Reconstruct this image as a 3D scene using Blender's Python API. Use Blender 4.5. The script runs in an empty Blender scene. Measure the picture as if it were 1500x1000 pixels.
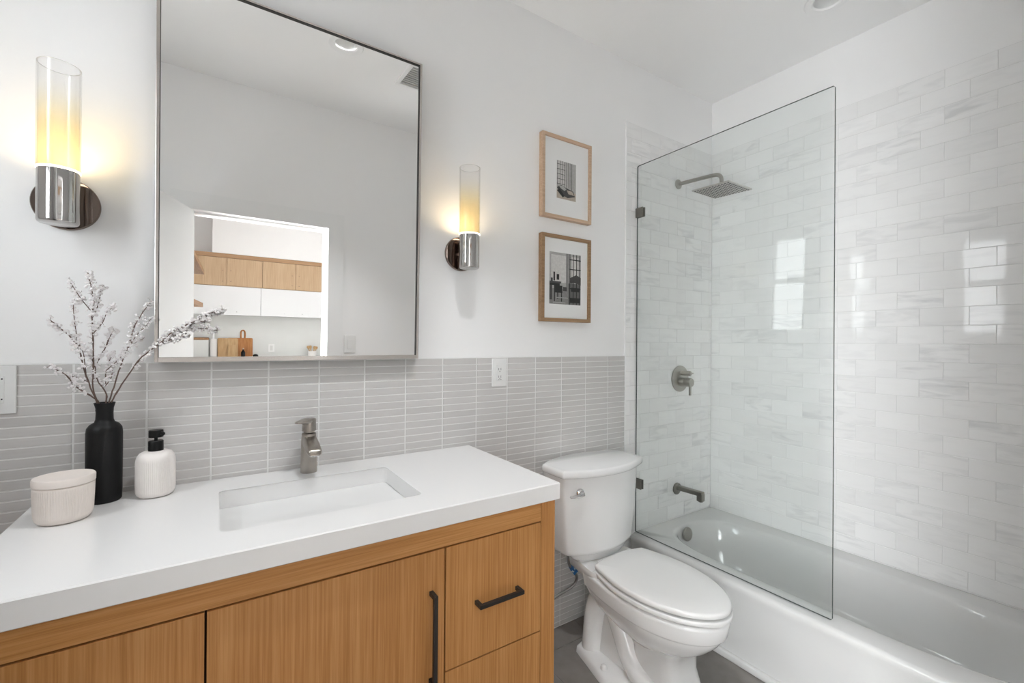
import bpy, bmesh, math, random
from mathutils import Vector, Matrix
random.seed(7)
S = bpy.context.scene
COL = S.collection

# ------------------------------------------------------------------ camera, world, light, exposure
cam_d = bpy.data.cameras.new('camera')
cam_d.sensor_width = 36.0
cam_d.lens = 15.83
cam_d.clip_start = 0.005
cam = bpy.data.objects.new('camera', cam_d)
COL.objects.link(cam)
cam.matrix_world = Matrix(((0.833709, -0.007156, -0.552158, 0.0),
                           (-0.552157, 0.002164, -0.833737, -1.66),
                           (0.00716, 0.999972, -0.002147, 1.3468),
                           (0, 0, 0, 1)))
S.camera = cam
S.view_settings.view_transform = 'Standard'
S.view_settings.look = 'None'
S.view_settings.gamma = 1.0
S.view_settings.use_curve_mapping = False
S.view_settings.exposure = 3.63

world = bpy.data.worlds.new('world')
S.world = world
world.use_nodes = True
world.node_tree.nodes['Background'].inputs[0].default_value = (0.9, 0.95, 1.0, 1)
world.node_tree.nodes['Background'].inputs[1].default_value = 0.6

S.cycles.max_bounces = 12
S.cycles.diffuse_bounces = 7
S.cycles.glossy_bounces = 6
S.cycles.transmission_bounces = 8
S.cycles.transparent_max_bounces = 16
S.cycles.caustics_reflective = False
S.cycles.caustics_refractive = False
S.cycles.sample_clamp_indirect = 6.0

WINDOW_GLOW = 0.9
SCONCE_GLOW = 4.3


def area(name, loc, aim, sx, sy, watts, color):
    d = bpy.data.lights.new(name, 'AREA')
    d.shape = 'RECTANGLE'
    d.size, d.size_y = sx, sy
    d.energy = watts
    d.color = color
    o = bpy.data.objects.new(name, d)
    COL.objects.link(o)
    o.location = loc
    o.rotation_euler = (Vector(aim) - Vector(loc)).to_track_quat('-Z', 'Y').to_euler()
    return o


# added fill lamps, out of view in the kitchen, lighting it and the doorway
area('kitchen_side_fill', (3.55, -3.6, 1.55), (0.0, -3.6, 1.3), 2.6, 2.2, 1.0, (0.95, 0.98, 1.0))  # added side fill; the wall behind it has no window
area('passage_fill', (-0.97, -2.14, 1.2), (2.0, -1.2, 1.3), 0.62, 2.2, 13.5, (0.94, 0.975, 1.0))  # added fill aimed through the doorway; no glazed doors stand here
area('kitchen_ceiling_fill', (0.4, -2.75, 2.82), (0.4, -2.75, 0.0), 1.6, 0.9, 0.8, (0.97, 0.985, 1.0))  # added overhead fill for the vanity front; no fixture is modelled

# ------------------------------------------------------------------ materials
MATS = {}


def nodes_of(m):
    m.use_nodes = True
    nt = m.node_tree
    return nt, nt.nodes['Principled BSDF']


def mat(name, color, rough=0.5, metal=0.0, spec=0.5, coat=0.0, noise=0.0, nscale=40.0, bump=0.0, emit=None, estr=0.0,
        aniso=0.0):
    m = bpy.data.materials.new(name)
    nt, b = nodes_of(m)
    b.inputs['Base Color'].default_value = (*color, 1)
    b.inputs['Roughness'].default_value = rough
    b.inputs['Metallic'].default_value = metal
    b.inputs['Specular IOR Level'].default_value = spec
    b.inputs['Coat Weight'].default_value = coat
    b.inputs['Anisotropic'].default_value = aniso
    if emit:
        b.inputs['Emission Color'].default_value = (*emit, 1)
        b.inputs['Emission Strength'].default_value = estr
    if noise or bump:
        tc = nt.nodes.new('ShaderNodeTexCoord')
        n = nt.nodes.new('ShaderNodeTexNoise')
        n.inputs['Scale'].default_value = nscale
        n.inputs['Detail'].default_value = 5
        nt.links.new(tc.outputs['Object'], n.inputs['Vector'])
        if noise:
            mr = nt.nodes.new('ShaderNodeMapRange')
            mr.inputs['To Min'].default_value = 1 - noise
            mr.inputs['To Max'].default_value = 1 + noise
            nt.links.new(n.outputs['Fac'], mr.inputs['Value'])
            mx = nt.nodes.new('ShaderNodeVectorMath')
            mx.operation = 'SCALE'
            mx.inputs[0].default_value = color
            nt.links.new(mr.outputs[0], mx.inputs['Scale'])
            nt.links.new(mx.outputs[0], b.inputs['Base Color'])
        if bump:
            bp = nt.nodes.new('ShaderNodeBump')
            bp.inputs['Strength'].default_value = bump
            bp.inputs['Distance'].default_value = 0.002
            nt.links.new(n.outputs['Fac'], bp.inputs['Height'])
            nt.links.new(bp.outputs[0], b.inputs['Normal'])
    MATS[name] = m
    return m


def wood(name, c_dark, c_mid, c_light, grain='Z', rough=0.45, fine=1.0):
    """straight-grained veneer: fine streaks along one axis"""
    m = bpy.data.materials.new(name)
    nt, b = nodes_of(m)
    tc = nt.nodes.new('ShaderNodeTexCoord')

    def streak(across, along, detail):
        mp = nt.nodes.new('ShaderNodeMapping')
        sc = [across] * 3
        sc['XYZ'.index(grain)] = along
        mp.inputs['Scale'].default_value = sc
        nt.links.new(tc.outputs['Object'], mp.inputs['Vector'])
        n = nt.nodes.new('ShaderNodeTexNoise')
        n.inputs['Scale'].default_value = 1.0
        n.inputs['Detail'].default_value = detail
        n.inputs['Roughness'].default_value = 0.6
        nt.links.new(mp.outputs[0], n.inputs['Vector'])
        return n
    n1 = streak(240 * fine, 4.0, 4)
    n2 = streak(24 * fine, 0.7, 3)
    mixf = nt.nodes.new('ShaderNodeMath')
    mixf.operation = 'MULTIPLY_ADD'
    mixf.inputs[1].default_value = 0.68
    nt.links.new(n1.outputs['Fac'], mixf.inputs[0])
    sc2 = nt.nodes.new('ShaderNodeMath')
    sc2.operation = 'MULTIPLY'
    sc2.inputs[1].default_value = 0.32
    nt.links.new(n2.outputs['Fac'], sc2.inputs[0])
    nt.links.new(sc2.outputs[0], mixf.inputs[2])
    cr = nt.nodes.new('ShaderNodeValToRGB')
    e = cr.color_ramp.elements
    e[0].position = 0.33
    e[0].color = (*c_dark, 1)
    e[1].position = 0.66
    e[1].color = (*c_light, 1)
    k = e.new(0.5)
    k.color = (*c_mid, 1)
    nt.links.new(mixf.outputs[0], cr.inputs[0])
    nt.links.new(cr.outputs[0], b.inputs['Base Color'])
    b.inputs['Roughness'].default_value = rough
    b.inputs['Specular IOR Level'].default_value = 0.245
    bp = nt.nodes.new('ShaderNodeBump')
    bp.inputs['Strength'].default_value = 0.06
    bp.inputs['Distance'].default_value = 0.001
    nt.links.new(n1.outputs['Fac'], bp.inputs['Height'])
    nt.links.new(bp.outputs[0], b.inputs['Normal'])
    MATS[name] = m
    return m


def tile_grey():
    m = bpy.data.materials.new('grey_linen_tile')
    nt, b = nodes_of(m)
    at = nt.nodes.new('ShaderNodeAttribute')
    at.attribute_name = 'rnd'
    tc = nt.nodes.new('ShaderNodeTexCoord')
    mp = nt.nodes.new('ShaderNodeMapping')
    mp.inputs['Scale'].default_value = (9, 9, 170)
    nt.links.new(tc.outputs['Object'], mp.inputs['Vector'])
    n = nt.nodes.new('ShaderNodeTexNoise')
    n.inputs['Scale'].default_value = 1
    n.inputs['Detail'].default_value = 4
    nt.links.new(mp.outputs[0], n.inputs['Vector'])
    a1 = nt.nodes.new('ShaderNodeMath')
    a1.operation = 'MULTIPLY_ADD'
    a1.inputs[1].default_value = 0.10
    a1.inputs[2].default_value = 0.90
    nt.links.new(at.outputs['Fac'], a1.inputs[0])
    a2 = nt.nodes.new('ShaderNodeMath')
    a2.operation = 'MULTIPLY_ADD'
    a2.inputs[1].default_value = 0.12
    a2.inputs[2].default_value = 0.92
    nt.links.new(n.outputs['Fac'], a2.inputs[0])
    a3 = nt.nodes.new('ShaderNodeMath')
    a3.operation = 'MULTIPLY'
    nt.links.new(a1.outputs[0], a3.inputs[0])
    nt.links.new(a2.outputs[0], a3.inputs[1])
    sc = nt.nodes.new('ShaderNodeVectorMath')
    sc.operation = 'SCALE'
    sc.inputs[0].default_value = (0.635, 0.617, 0.602)
    nt.links.new(a3.outputs[0], sc.inputs['Scale'])
    nt.links.new(sc.outputs[0], b.inputs['Base Color'])
    b.inputs['Roughness'].default_value = 0.42
    MATS['tile'] = m


def tile_marble():
    m = bpy.data.materials.new('white_marble_tile')
    nt, b = nodes_of(m)
    at = nt.nodes.new('ShaderNodeAttribute')
    at.attribute_name = 'rnd'
    tc = nt.nodes.new('ShaderNodeTexCoord')
    off = nt.nodes.new('ShaderNodeVectorMath')
    off.operation = 'MULTIPLY_ADD'
    off.inputs[1].default_value = (17.0, 17.0, 17.0)
    nt.links.new(at.outputs['Color'], off.inputs[0])
    nt.links.new(tc.outputs['Object'], off.inputs[2])
    mp = nt.nodes.new('ShaderNodeMapping')
    mp.inputs['Scale'].default_value = (5, 5, 26)
    mp.inputs['Rotation'].default_value = (0.12, 0.10, 0)
    nt.links.new(off.outputs[0], mp.inputs['Vector'])
    n = nt.nodes.new('ShaderNodeTexNoise')
    n.inputs['Scale'].default_value = 1.3
    n.inputs['Detail'].default_value = 7
    n.inputs['Distortion'].default_value = 0.8
    nt.links.new(mp.outputs[0], n.inputs['Vector'])
    cr = nt.nodes.new('ShaderNodeValToRGB')
    e = cr.color_ramp.elements
    e[0].position = 0.47
    e[0].color = (0.89, 0.885, 0.878, 1)
    e[1].position = 0.70
    e[1].color = (0.66, 0.66, 0.66, 1)
    nt.links.new(n.outputs['Fac'], cr.inputs[0])
    sep = nt.nodes.new('ShaderNodeSeparateColor')
    nt.links.new(at.outputs['Color'], sep.inputs[0])
    # how veined each tile is
    pw = nt.nodes.new('ShaderNodeMath')
    pw.operation = 'POWER'
    pw.inputs[1].default_value = 3.0
    nt.links.new(sep.outputs[1], pw.inputs[0])
    mr = nt.nodes.new('ShaderNodeMapRange')
    mr.inputs['To Min'].default_value = 0.08
    mr.inputs['To Max'].default_value = 0.8
    nt.links.new(pw.outputs[0], mr.inputs['Value'])
    mx = nt.nodes.new('ShaderNodeMix')
    mx.data_type = 'RGBA'
    mx.inputs[6].default_value = (0.89, 0.885, 0.878, 1)
    nt.links.new(mr.outputs[0], mx.inputs[0])
    nt.links.new(cr.outputs[0], mx.inputs[7])
    tone = nt.nodes.new('ShaderNodeMapRange')
    tone.inputs['To Min'].default_value = 0.965
    tone.inputs['To Max'].default_value = 1.02
    nt.links.new(sep.outputs[2], tone.inputs['Value'])
    sc = nt.nodes.new('ShaderNodeVectorMath')
    sc.operation = 'SCALE'
    nt.links.new(mx.outputs[2], sc.inputs[0])
    nt.links.new(tone.outputs[0], sc.inputs['Scale'])
    nt.links.new(sc.outputs[0], b.inputs['Base Color'])
    b.inputs['Roughness'].default_value = 0.045
    b.inputs['Specular IOR Level'].default_value = 0.24
    MATS['marble'] = m


def thin_glass(name, tint, ior=1.45, ramp=None, rough=0.0):
    """a thin pane: passes tinted light, mirrors by Fresnel"""
    m = bpy.data.materials.new(name)
    m.use_nodes = True
    nt = m.node_tree
    nt.nodes.remove(nt.nodes['Principled BSDF'])
    out = nt.nodes['Material Output']
    tr = nt.nodes.new('ShaderNodeBsdfTransparent')
    tr.inputs[0].default_value = (*tint, 1)
    gl = nt.nodes.new('ShaderNodeBsdfGlossy')
    gl.inputs['Roughness'].default_value = rough
    lw = nt.nodes.new('ShaderNodeLayerWeight')
    lw.inputs['Blend'].default_value = 0.5
    pw = nt.nodes.new('ShaderNodeMath')
    pw.operation = 'POWER'
    pw.inputs[1].default_value = 5.0
    nt.links.new(lw.outputs['Facing'], pw.inputs[0])
    f0 = ((ior - 1) / (ior + 1)) ** 2
    fr = nt.nodes.new('ShaderNodeMath')
    fr.operation = 'MULTIPLY_ADD'
    fr.inputs[1].default_value = 1 - f0
    fr.inputs[2].default_value = f0
    nt.links.new(pw.outputs[0], fr.inputs[0])
    mx = nt.nodes.new('ShaderNodeMixShader')
    nt.links.new(fr.outputs[0], mx.inputs[0])
    nt.links.new(tr.outputs[0], mx.inputs[1])
    nt.links.new(gl.outputs[0], mx.inputs[2])
    nt.links.new(mx.outputs[0], out.inputs[0])
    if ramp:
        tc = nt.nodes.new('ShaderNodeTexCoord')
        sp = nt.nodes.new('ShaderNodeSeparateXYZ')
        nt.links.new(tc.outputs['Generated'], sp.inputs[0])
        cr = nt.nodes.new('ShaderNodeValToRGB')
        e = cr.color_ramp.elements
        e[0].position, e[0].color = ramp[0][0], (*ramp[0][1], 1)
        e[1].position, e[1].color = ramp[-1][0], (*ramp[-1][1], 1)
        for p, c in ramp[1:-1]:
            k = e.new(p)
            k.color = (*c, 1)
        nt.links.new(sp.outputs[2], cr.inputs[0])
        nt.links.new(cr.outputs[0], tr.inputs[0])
    MATS[name] = m
    return m


WHITE = (0.895, 0.89, 0.886)
mat('wall', WHITE, 0.6, noise=0.008, nscale=6, bump=0.02)
mat('ceiling', (0.90, 0.897, 0.892), 0.7, noise=0.008, nscale=5)
mat('trim', (0.87, 0.87, 0.865), 0.35)
mat('grout', (0.82, 0.815, 0.80), 0.8, noise=0.03, nscale=120)
mat('marble_grout', (0.74, 0.735, 0.725), 0.8)
tile_grey()
tile_marble()
mat('quartz', (0.79, 0.785, 0.78), 0.22, noise=0.006, nscale=90)
mat('porcelain', (0.80, 0.80, 0.795), 0.07, coat=0.3)
mat('plastic_white', (0.80, 0.80, 0.79), 0.25)
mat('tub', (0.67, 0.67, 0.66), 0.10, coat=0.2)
mat('nickel', (0.40, 0.37, 0.335), 0.28, 1.0, aniso=0.4, noise=0.05, nscale=160)
mat('nickel_satin', (0.44, 0.425, 0.39), 0.32, 1.0, noise=0.04, nscale=160)
mat('nickel_dark', (0.27, 0.26, 0.235), 0.30, 1.0, noise=0.05, nscale=160)
mat('chrome', (0.50, 0.485, 0.475), 0.07, 1.0)
mat('chrome_dark', (0.24, 0.19, 0.165), 0.07, 1.0)
mat('bright_chrome', (0.78, 0.78, 0.78), 0.06, 1.0)
mat('frame_nickel', (0.62, 0.58, 0.55), 0.25, 1.0)
mat('lip_shade', (0.02, 0.018, 0.016), 0.5)  # near-black for the shade on the mirror frame's inner lip
mat('mirror', (0.96, 0.955, 0.945), 0.0, 1.0)
mat('black_metal', (0.022, 0.018, 0.016), 0.42, spec=0.3)
mat('black_ceramic', (0.007, 0.007, 0.0075), 0.45, spec=0.25, bump=0.15, nscale=300)
mat('black_plastic', (0.008, 0.008, 0.008), 0.35, spec=0.25)
mat('cream_ceramic', (0.77, 0.70, 0.65), 0.65, noise=0.03, nscale=60)
mat('soap_ceramic', (0.82, 0.775, 0.745), 0.6, noise=0.03, nscale=60)
mat('twig', (0.15, 0.10, 0.08), 0.8, noise=0.35, nscale=200)
mat('blossom', (0.86, 0.83, 0.83), 0.6, noise=0.12, nscale=90)
mat('mat_board', (0.82, 0.82, 0.81), 0.8)
mat('hose', (0.30, 0.30, 0.29), 0.32, 0.8)
mat('tag_blue', (0.03, 0.16, 0.45), 0.4)
mat('tag_white', (0.65, 0.75, 0.78), 0.4)
mat('slot', (0.03, 0.03, 0.03), 0.6)
mat('floor_tile', (0.225, 0.208, 0.194), 0.5, noise=0.22, nscale=18, bump=0.05)
mat('floor_grout', (0.34, 0.325, 0.31), 0.8)
mat('kitchen_floor', (0.48, 0.44, 0.40), 0.4, noise=0.15, nscale=8)
mat('white_gloss', (0.80, 0.81, 0.82), 0.15)
mat('splash', (0.68, 0.69, 0.67), 0.25, noise=0.08, nscale=3)
mat('pearl', (0.80, 0.78, 0.76), 0.3)
mat('nozzle', (0.12, 0.12, 0.115), 0.6)
mat('nickel_pale', (0.66, 0.645, 0.61), 0.38, 1.0, noise=0.04, nscale=160)
mat('bronze', (0.26, 0.19, 0.13), 0.4)
mat('lamp_lens', (0.62, 0.62, 0.60), 0.5)
mat('lamp_baffle', (0.8, 0.8, 0.79), 0.5)
mat('vent', (0.50, 0.50, 0.49), 0.5)
mat('glow', (1, 0.9, 0.75), 0.5, emit=(1.0, 0.84, 0.66), estr=SCONCE_GLOW)
mat('glow_rim', (1, 0.93, 0.85), 0.5, emit=(1.0, 0.86, 0.68), estr=0.5)
mat('window_glow', (0.8, 0.85, 0.9), 0.4, emit=(0.93, 0.97, 1.0), estr=WINDOW_GLOW, noise=0.0)
wood('oak_v', (0.37, 0.162, 0.048), (0.48, 0.226, 0.074), (0.57, 0.292, 0.110), 'Z')
wood('oak_h', (0.37, 0.162, 0.048), (0.49, 0.231, 0.074), (0.58, 0.296, 0.110), 'X')
wood('frame_pale', (0.46, 0.32, 0.22), (0.56, 0.40, 0.285), (0.63, 0.47, 0.34), 'X', fine=0.6)
wood('frame_brown', (0.24, 0.145, 0.075), (0.32, 0.20, 0.11), (0.40, 0.26, 0.15), 'X', fine=0.6)
wood('kitchen_oak', (0.48, 0.33, 0.20), (0.55, 0.39, 0.245), (0.62, 0.45, 0.29), 'Z', fine=0.5)
wood('kitchen_band', (0.36, 0.21, 0.11), (0.43, 0.26, 0.145), (0.49, 0.31, 0.18), 'X', fine=0.5)
wood('board_brown', (0.30, 0.12, 0.04), (0.42, 0.18, 0.06), (0.52, 0.25, 0.09), 'Z', fine=0.3)
wood('board_light', (0.45, 0.28, 0.13), (0.55, 0.36, 0.18), (0.63, 0.44, 0.25), 'Z', fine=0.3)
wood('shelf_wood', (0.25, 0.13, 0.06), (0.33, 0.18, 0.09), (0.42, 0.25, 0.13), 'Y', fine=0.5)
mat('gap_shade', (0.05, 0.025, 0.012), 0.8)  # dark brown painting the shade inside the front gaps
thin_glass('screen_glass', (0.957, 0.970, 0.966), 1.27)
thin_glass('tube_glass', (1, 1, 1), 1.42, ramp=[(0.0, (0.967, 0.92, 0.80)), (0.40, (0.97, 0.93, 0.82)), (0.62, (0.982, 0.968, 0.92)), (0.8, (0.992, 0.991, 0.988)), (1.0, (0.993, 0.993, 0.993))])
mat('glass_edge', (0.10, 0.115, 0.11), 0.25)
mat('tube_edge', (0.62, 0.62, 0.61), 0.2)
PG = []
for i, g in enumerate((0.02, 0.06, 0.13, 0.24, 0.40, 0.60)):
    PG.append(mat('print_grey_%d' % i, (g, g * 0.98, g * 0.95), 0.5, noise=0.25, nscale=90).name)
PW = mat('print_warm', (0.44, 0.38, 0.32), 0.5, noise=0.3, nscale=80)

# ------------------------------------------------------------------ geometry helpers (all in world metres)
ORIGIN = {}


def thing(name, label, cat, loc, group=None):
    o = bpy.data.objects.new(name, None)
    o.empty_display_size = 0.05
    COL.objects.link(o)
    o.location = loc
    o['label'] = label
    o['category'] = cat
    if group:
        o['group'] = group
    ORIGIN[o.name] = Vector(loc)
    return o


def obj(name, bm, mats, parent=None, smooth=False, label=None, kind=None, auto=None):
    """links bm (world coordinates) as one mesh object, under parent if given"""
    bmesh.ops.recalc_face_normals(bm, faces=bm.faces[:])
    org = Vector((0, 0, 0))
    root = parent
    while root is not None:
        if root.name in ORIGIN:
            org = ORIGIN[root.name]
        root = root.parent
    if org.length:
        bmesh.ops.translate(bm, verts=bm.verts[:], vec=-org)
    me = bpy.data.meshes.new(name)
    if smooth:
        for f in bm.faces:
            f.smooth = True
        lim = math.radians(auto if auto else 40)
        for e in bm.edges:
            if len(e.link_faces) == 2 and e.calc_face_angle(0) > lim:
                e.smooth = False
    bm.to_mesh(me)
    bm.free()
    for m in (mats if isinstance(mats, (list, tuple)) else [mats]):
        me.materials.append(MATS[m] if isinstance(m, str) else m)
    o = bpy.data.objects.new(name, me)
    COL.objects.link(o)
    if parent:
        o.parent = parent
    if label:
        o['label'] = label
    if kind:
        o['kind'] = kind
    return o


def solo(name, bm, mats, label, cat, loc, group=None, smooth=False):
    """a thing that is one mesh, origin at its base"""
    org = Vector(loc)
    bmesh.ops.translate(bm, verts=bm.verts[:], vec=-org)
    o = obj(name, bm, mats, None, smooth)
    o.location = loc
    o['label'] = label
    o['category'] = cat
    if group:
        o['group'] = group
    ORIGIN[o.name] = org
    return o


def struct(name, bm, mats, smooth=False):
    o = obj(name, bm, mats, None, smooth)
    o['kind'] = 'structure'
    return o


def NB():
    return bmesh.new()


def merge(bm, tb, mi=0):
    vm = {v: bm.verts.new(v.co) for v in tb.verts}
    for f in tb.faces:
        try:
            nf = bm.faces.new([vm[v] for v in f.verts])
            nf.material_index = mi
        except ValueError:
            pass
    tb.free()


def box(bm, x0, x1, y0, y1, z0, z1, bev=0.0, mi=0, seg=2, M=None):
    t = bmesh.new()
    bmesh.ops.create_cube(t, size=1.0)
    for v in t.verts:
        v.co = Vector(((x0 + x1) / 2 + v.co.x * abs(x1 - x0), (y0 + y1) / 2 + v.co.y * abs(y1 - y0), (z0 + z1) / 2 + v.co.z * abs(z1 - z0)))
    if bev:
        bmesh.ops.bevel(t, geom=t.edges[:], offset=bev, segments=seg, affect='EDGES', profile=0.5, clamp_overlap=True)
    if M is not None:
        bmesh.ops.transform(t, matrix=M, verts=t.verts[:])
    merge(bm, t, mi)


def loft(bm, loops, cap0=True, cap1=True, mi=0, closed=False):
    rows = [[bm.verts.new(p) for p in L] for L in loops]
    n = len(rows[0])
    pairs = list(zip(rows[:-1], rows[1:]))
    if closed:
        pairs.append((rows[-1], rows[0]))
    for a, b in pairs:
        for i in range(n):
            f = bm.faces.new((a[i], a[(i + 1) % n], b[(i + 1) % n], b[i]))
            f.material_index = mi
    if not closed:
        if cap0:
            bm.faces.new(rows[0][::-1]).material_index = mi
        if cap1:
            bm.faces.new(rows[-1]).material_index = mi


def lathe(bm, prof, c=(0, 0, 0), axis=(0, 0, 1), n=40, mi=0, cap0=True, cap1=True, closed=False):
    """prof: (radius, distance along axis)"""
    q = Vector((0, 0, 1)).rotation_difference(Vector(axis).normalized())
    loops = []
    for r, h in prof:
        loops.append([Vector(c) + q @ Vector((max(r, 1e-5) * math.cos(2 * math.pi * i / n), max(r, 1e-5) * math.sin(2 * math.pi * i / n), h)) for i in range(n)])
    loft(bm, loops, cap0, cap1, mi, closed)


def tube(bm, pts, rad, n=12, mi=0, squash=None):
    pts = [Vector(p) for p in pts]
    rs = rad if isinstance(rad, (list, tuple)) else [rad] * len(pts)
    up = None
    loops = []
    for i, p in enumerate(pts):
        d = (pts[min(i + 1, len(pts) - 1)] - pts[max(i - 1, 0)]).normalized()
        if up is None:
            up = d.orthogonal().normalized()
        up = (up - d * up.dot(d)).normalized()
        w = d.cross(up)
        loops.append([p + (up * math.cos(2 * math.pi * k / n) + w * math.sin(2 * math.pi * k / n)) * rs[i] for k in range(n)])
    loft(bm, loops, True, True, mi)


def spline(pts, n, closed=False):
    """Catmull-Rom through pts"""
    P = [Vector(p) for p in pts]
    out = []
    N = len(P)
    segs = N if closed else N - 1
    for s in range(segs):
        if closed:
            a, b, c, d = P[(s - 1) % N], P[s], P[(s + 1) % N], P[(s + 2) % N]
        else:
            a, b, c, d = P[max(s - 1, 0)], P[s], P[s + 1], P[min(s + 2, N - 1)]
        for k in range(n):
            t = k / n
            out.append(0.5 * ((2 * b) + (c - a) * t + (2 * a - 5 * b + 4 * c - d) * t * t + (3 * b - a - 3 * c + d) * t ** 3))
    if not closed:
        out.append(P[-1])
    return out


def outline(half, n=5):
    """closed symmetric outline from its half (dx, Y), front to back; returns (dx, Y) list"""
    full = [Vector((x, y, 0)) for x, y in half]
    mirror = [Vector((-x, y, 0)) for x, y in half[::-1] if x > 1e-6]
    return [(p.x, p.y) for p in spline(full + mirror, n, True)]


def rrect(x0, x1, y0, y1, r, n=6):
    out = []
    for cx, cy, a0 in ((x1 - r, y1 - r, 0), (x0 + r, y1 - r, 90), (x0 + r, y0 + r, 180), (x1 - r, y0 + r, 270)):
        for k in range(n + 1):
            a = math.radians(a0 + 90 * k / n)
            out.append((cx + r * math.cos(a), cy + r * math.sin(a)))
    return out


def tile_field(O, U, V, N, cells, grout, thick, bev, tilt=0.0, rnd_amp=1.0):
    """individually laid tiles standing 'thick' in front of the grout bed"""
    bm = NB()
    lay = bm.loops.layers.float_color.new('rnd')
    O, U, V, N = Vector(O), Vector(U), Vector(V), Vector(N)
    umin = min(c[0] for c in cells)
    umax = max(c[1] for c in cells)
    vmin = min(c[2] for c in cells)
    vmax = max(c[3] for c in cells)
    q = [O + U * u + V * v for u, v in ((umin, vmin), (umax, vmin), (umax, vmax), (umin, vmax))]
    qb = [p - N * 0.004 for p in q]
    a = [bm.verts.new(p) for p in q]
    b = [bm.verts.new(p) for p in qb]
    for vs in ([a[0], a[1], a[2], a[3]], [b[3], b[2], b[1], b[0]], [a[0], b[0], b[1], a[1]], [a[1], b[1], b[2], a[2]], [a[2], b[2], b[3], a[3]], [a[3], b[3], b[0], a[0]]):
        bm.faces.new(vs).material_index = 1
    gu, gv = grout
    for (u0, u1, v0, v1) in cells:
        u0 += gu / 2
        u1 -= gu / 2
        v0 += gv / 2
        v1 -= gv / 2
        if u1 - u0 < 0.004 or v1 - v0 < 0.004:
            continue
        du, dv = random.gauss(0, tilt), random.gauss(0, tilt)
        um, vm = (u0 + u1) / 2, (v0 + v1) / 2
        lo = [bm.verts.new(O + U * u + V * v) for u, v in ((u0, v0), (u1, v0), (u1, v1), (u0, v1))]
        hi = []
        for u, v in ((u0 + bev, v0 + bev), (u1 - bev, v0 + bev), (u1 - bev, v1 - bev), (u0 + bev, v1 - bev)):
            hi.append(bm.verts.new(O + U * u + V * v + N * (thick + du * (u - um) + dv * (v - vm))))
        c = (random.random(), random.random(), random.random(), 1)
        for vs in (hi, [lo[0], lo[1], hi[1], hi[0]], [lo[1], lo[2], hi[2], hi[1]], [lo[2], lo[3], hi[3], hi[2]], [lo[3], lo[0], hi[0], hi[3]]):
            f = bm.faces.new(vs)
            for lp in f.loops:
                lp[lay] = c
    return bm


# ------------------------------------------------------------------ the room
XL, XR, YF, ZC = -0.75, 2.594, -1.672, 2.8515
b = NB()
box(b, XL - 0.12, XR + 0.12, 0.006, 0.13, -0.05, ZC + 0.05)
struct('wall_back', b, 'wall')
b = NB()
box(b, XR + 0.006, XR + 0.13, -1.8, 0.006, -0.05, ZC + 0.05)
struct('wall_right', b, 'wall')
b = NB()                                    # left wall with its window opening
wy0, wy1, wz0, wz1 = -0.745, -0.44, 1.44, 2.36
box(b, XL - 0.12, XL, -1.8, wy0, -0.05, ZC + 0.05)
box(b, XL - 0.12, XL, wy1, 0.006, -0.05, ZC + 0.05)
box(b, XL - 0.12, XL, wy0, wy1, -0.05, wz0)
box(b, XL - 0.12, XL, wy0, wy1, wz1, ZC + 0.05)
struct('wall_left', b, 'wall')
DX0, DX1, DZ = -0.085, 0.672, 2.055
b = NB()                                    # wall with the doorway
box(b, XL, DX0, YF - 0.12, YF, -0.05, ZC + 0.05)
box(b, DX1, XR + 0.006, YF - 0.12, YF, -0.05, ZC + 0.05)
box(b, DX0, DX1, YF - 0.12, YF, DZ, ZC + 0.05)
struct('wall_front', b, 'wall')
LIGHTS = ((0.573, -0.877), (2.223, -0.778))
HH = 0.058                                  # half of each downlight's cut-out
b = NB()
xs = [XL - 0.12]
for lx_, ly_ in LIGHTS:
    box(b, xs[-1], lx_ - HH, YF - 0.12, 0.13, ZC, ZC + 0.1)
    box(b, lx_ - HH, lx_ + HH, YF - 0.12, ly_ - HH, ZC, ZC + 0.1)
    box(b, lx_ - HH, lx_ + HH, ly_ + HH, 0.13, ZC, ZC + 0.1)
    xs.append(lx_ + HH)
box(b, xs[-1], XR + 0.13, YF - 0.12, 0.13, ZC, ZC + 0.1)
struct('ceiling', b, 'ceiling')

# floor tiles
cells = []
for j in range(0, 5):
    v1 = -0.121 - 0.305 * (j - 1)
    v0 = v1 - 0.305
    for i in range(-2, 6):
        u0 = 0.25 + 0.61 * i + (0.305 if j % 2 else 0)
        cc = (max(u0, XL), min(u0 + 0.61, 1.847), max(v0, YF), min(v1, 0.0))
        if cc[1] - cc[0] > 0.02 and cc[3] - cc[2] > 0.02:
            cells.append(cc)
b = tile_field((0, 0, -0.003), (1, 0, 0), (0, 1, 0), (0, 0, 1), cells, (0.003, 0.003), 0.003, 0.0008)
bm_f = struct('floor', b, ['floor_tile', 'floor_grout'])
b = NB()
box(b, XL - 0.12, XR + 0.12, YF - 0.12, 0.12, -0.1, -0.008)
struct('floor_base', b, 'floor_grout')

# grey stacked wainscot tile on the back wall
PIT, GX0, ZW, ROW = 0.1545, -0.3138, 1.281, 0.0268
cells = []
z = ZW
while z > 0.001:
    zz = max(z - ROW, 0.0)
    x = GX0 - 3 * PIT
    while x < 1.818:
        cells.append((max(x, XL), min(x + PIT, 1.819), zz, z))
        x += PIT
    z -= ROW
b = tile_field((0, 0.0015, 0), (1, 0, 0), (0, 0, 1), (0, -1, 0), cells, (0.0052, 0.0034), 0.0012, 0.0005, 0.002)
struct('wall_back_wainscot', b, ['tile', 'grout'])
b = NB()
box(b, XL, 1.818, 0.0, 0.006, ZW, ZW + 0.004)
struct('trim_1', b, 'trim')

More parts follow.
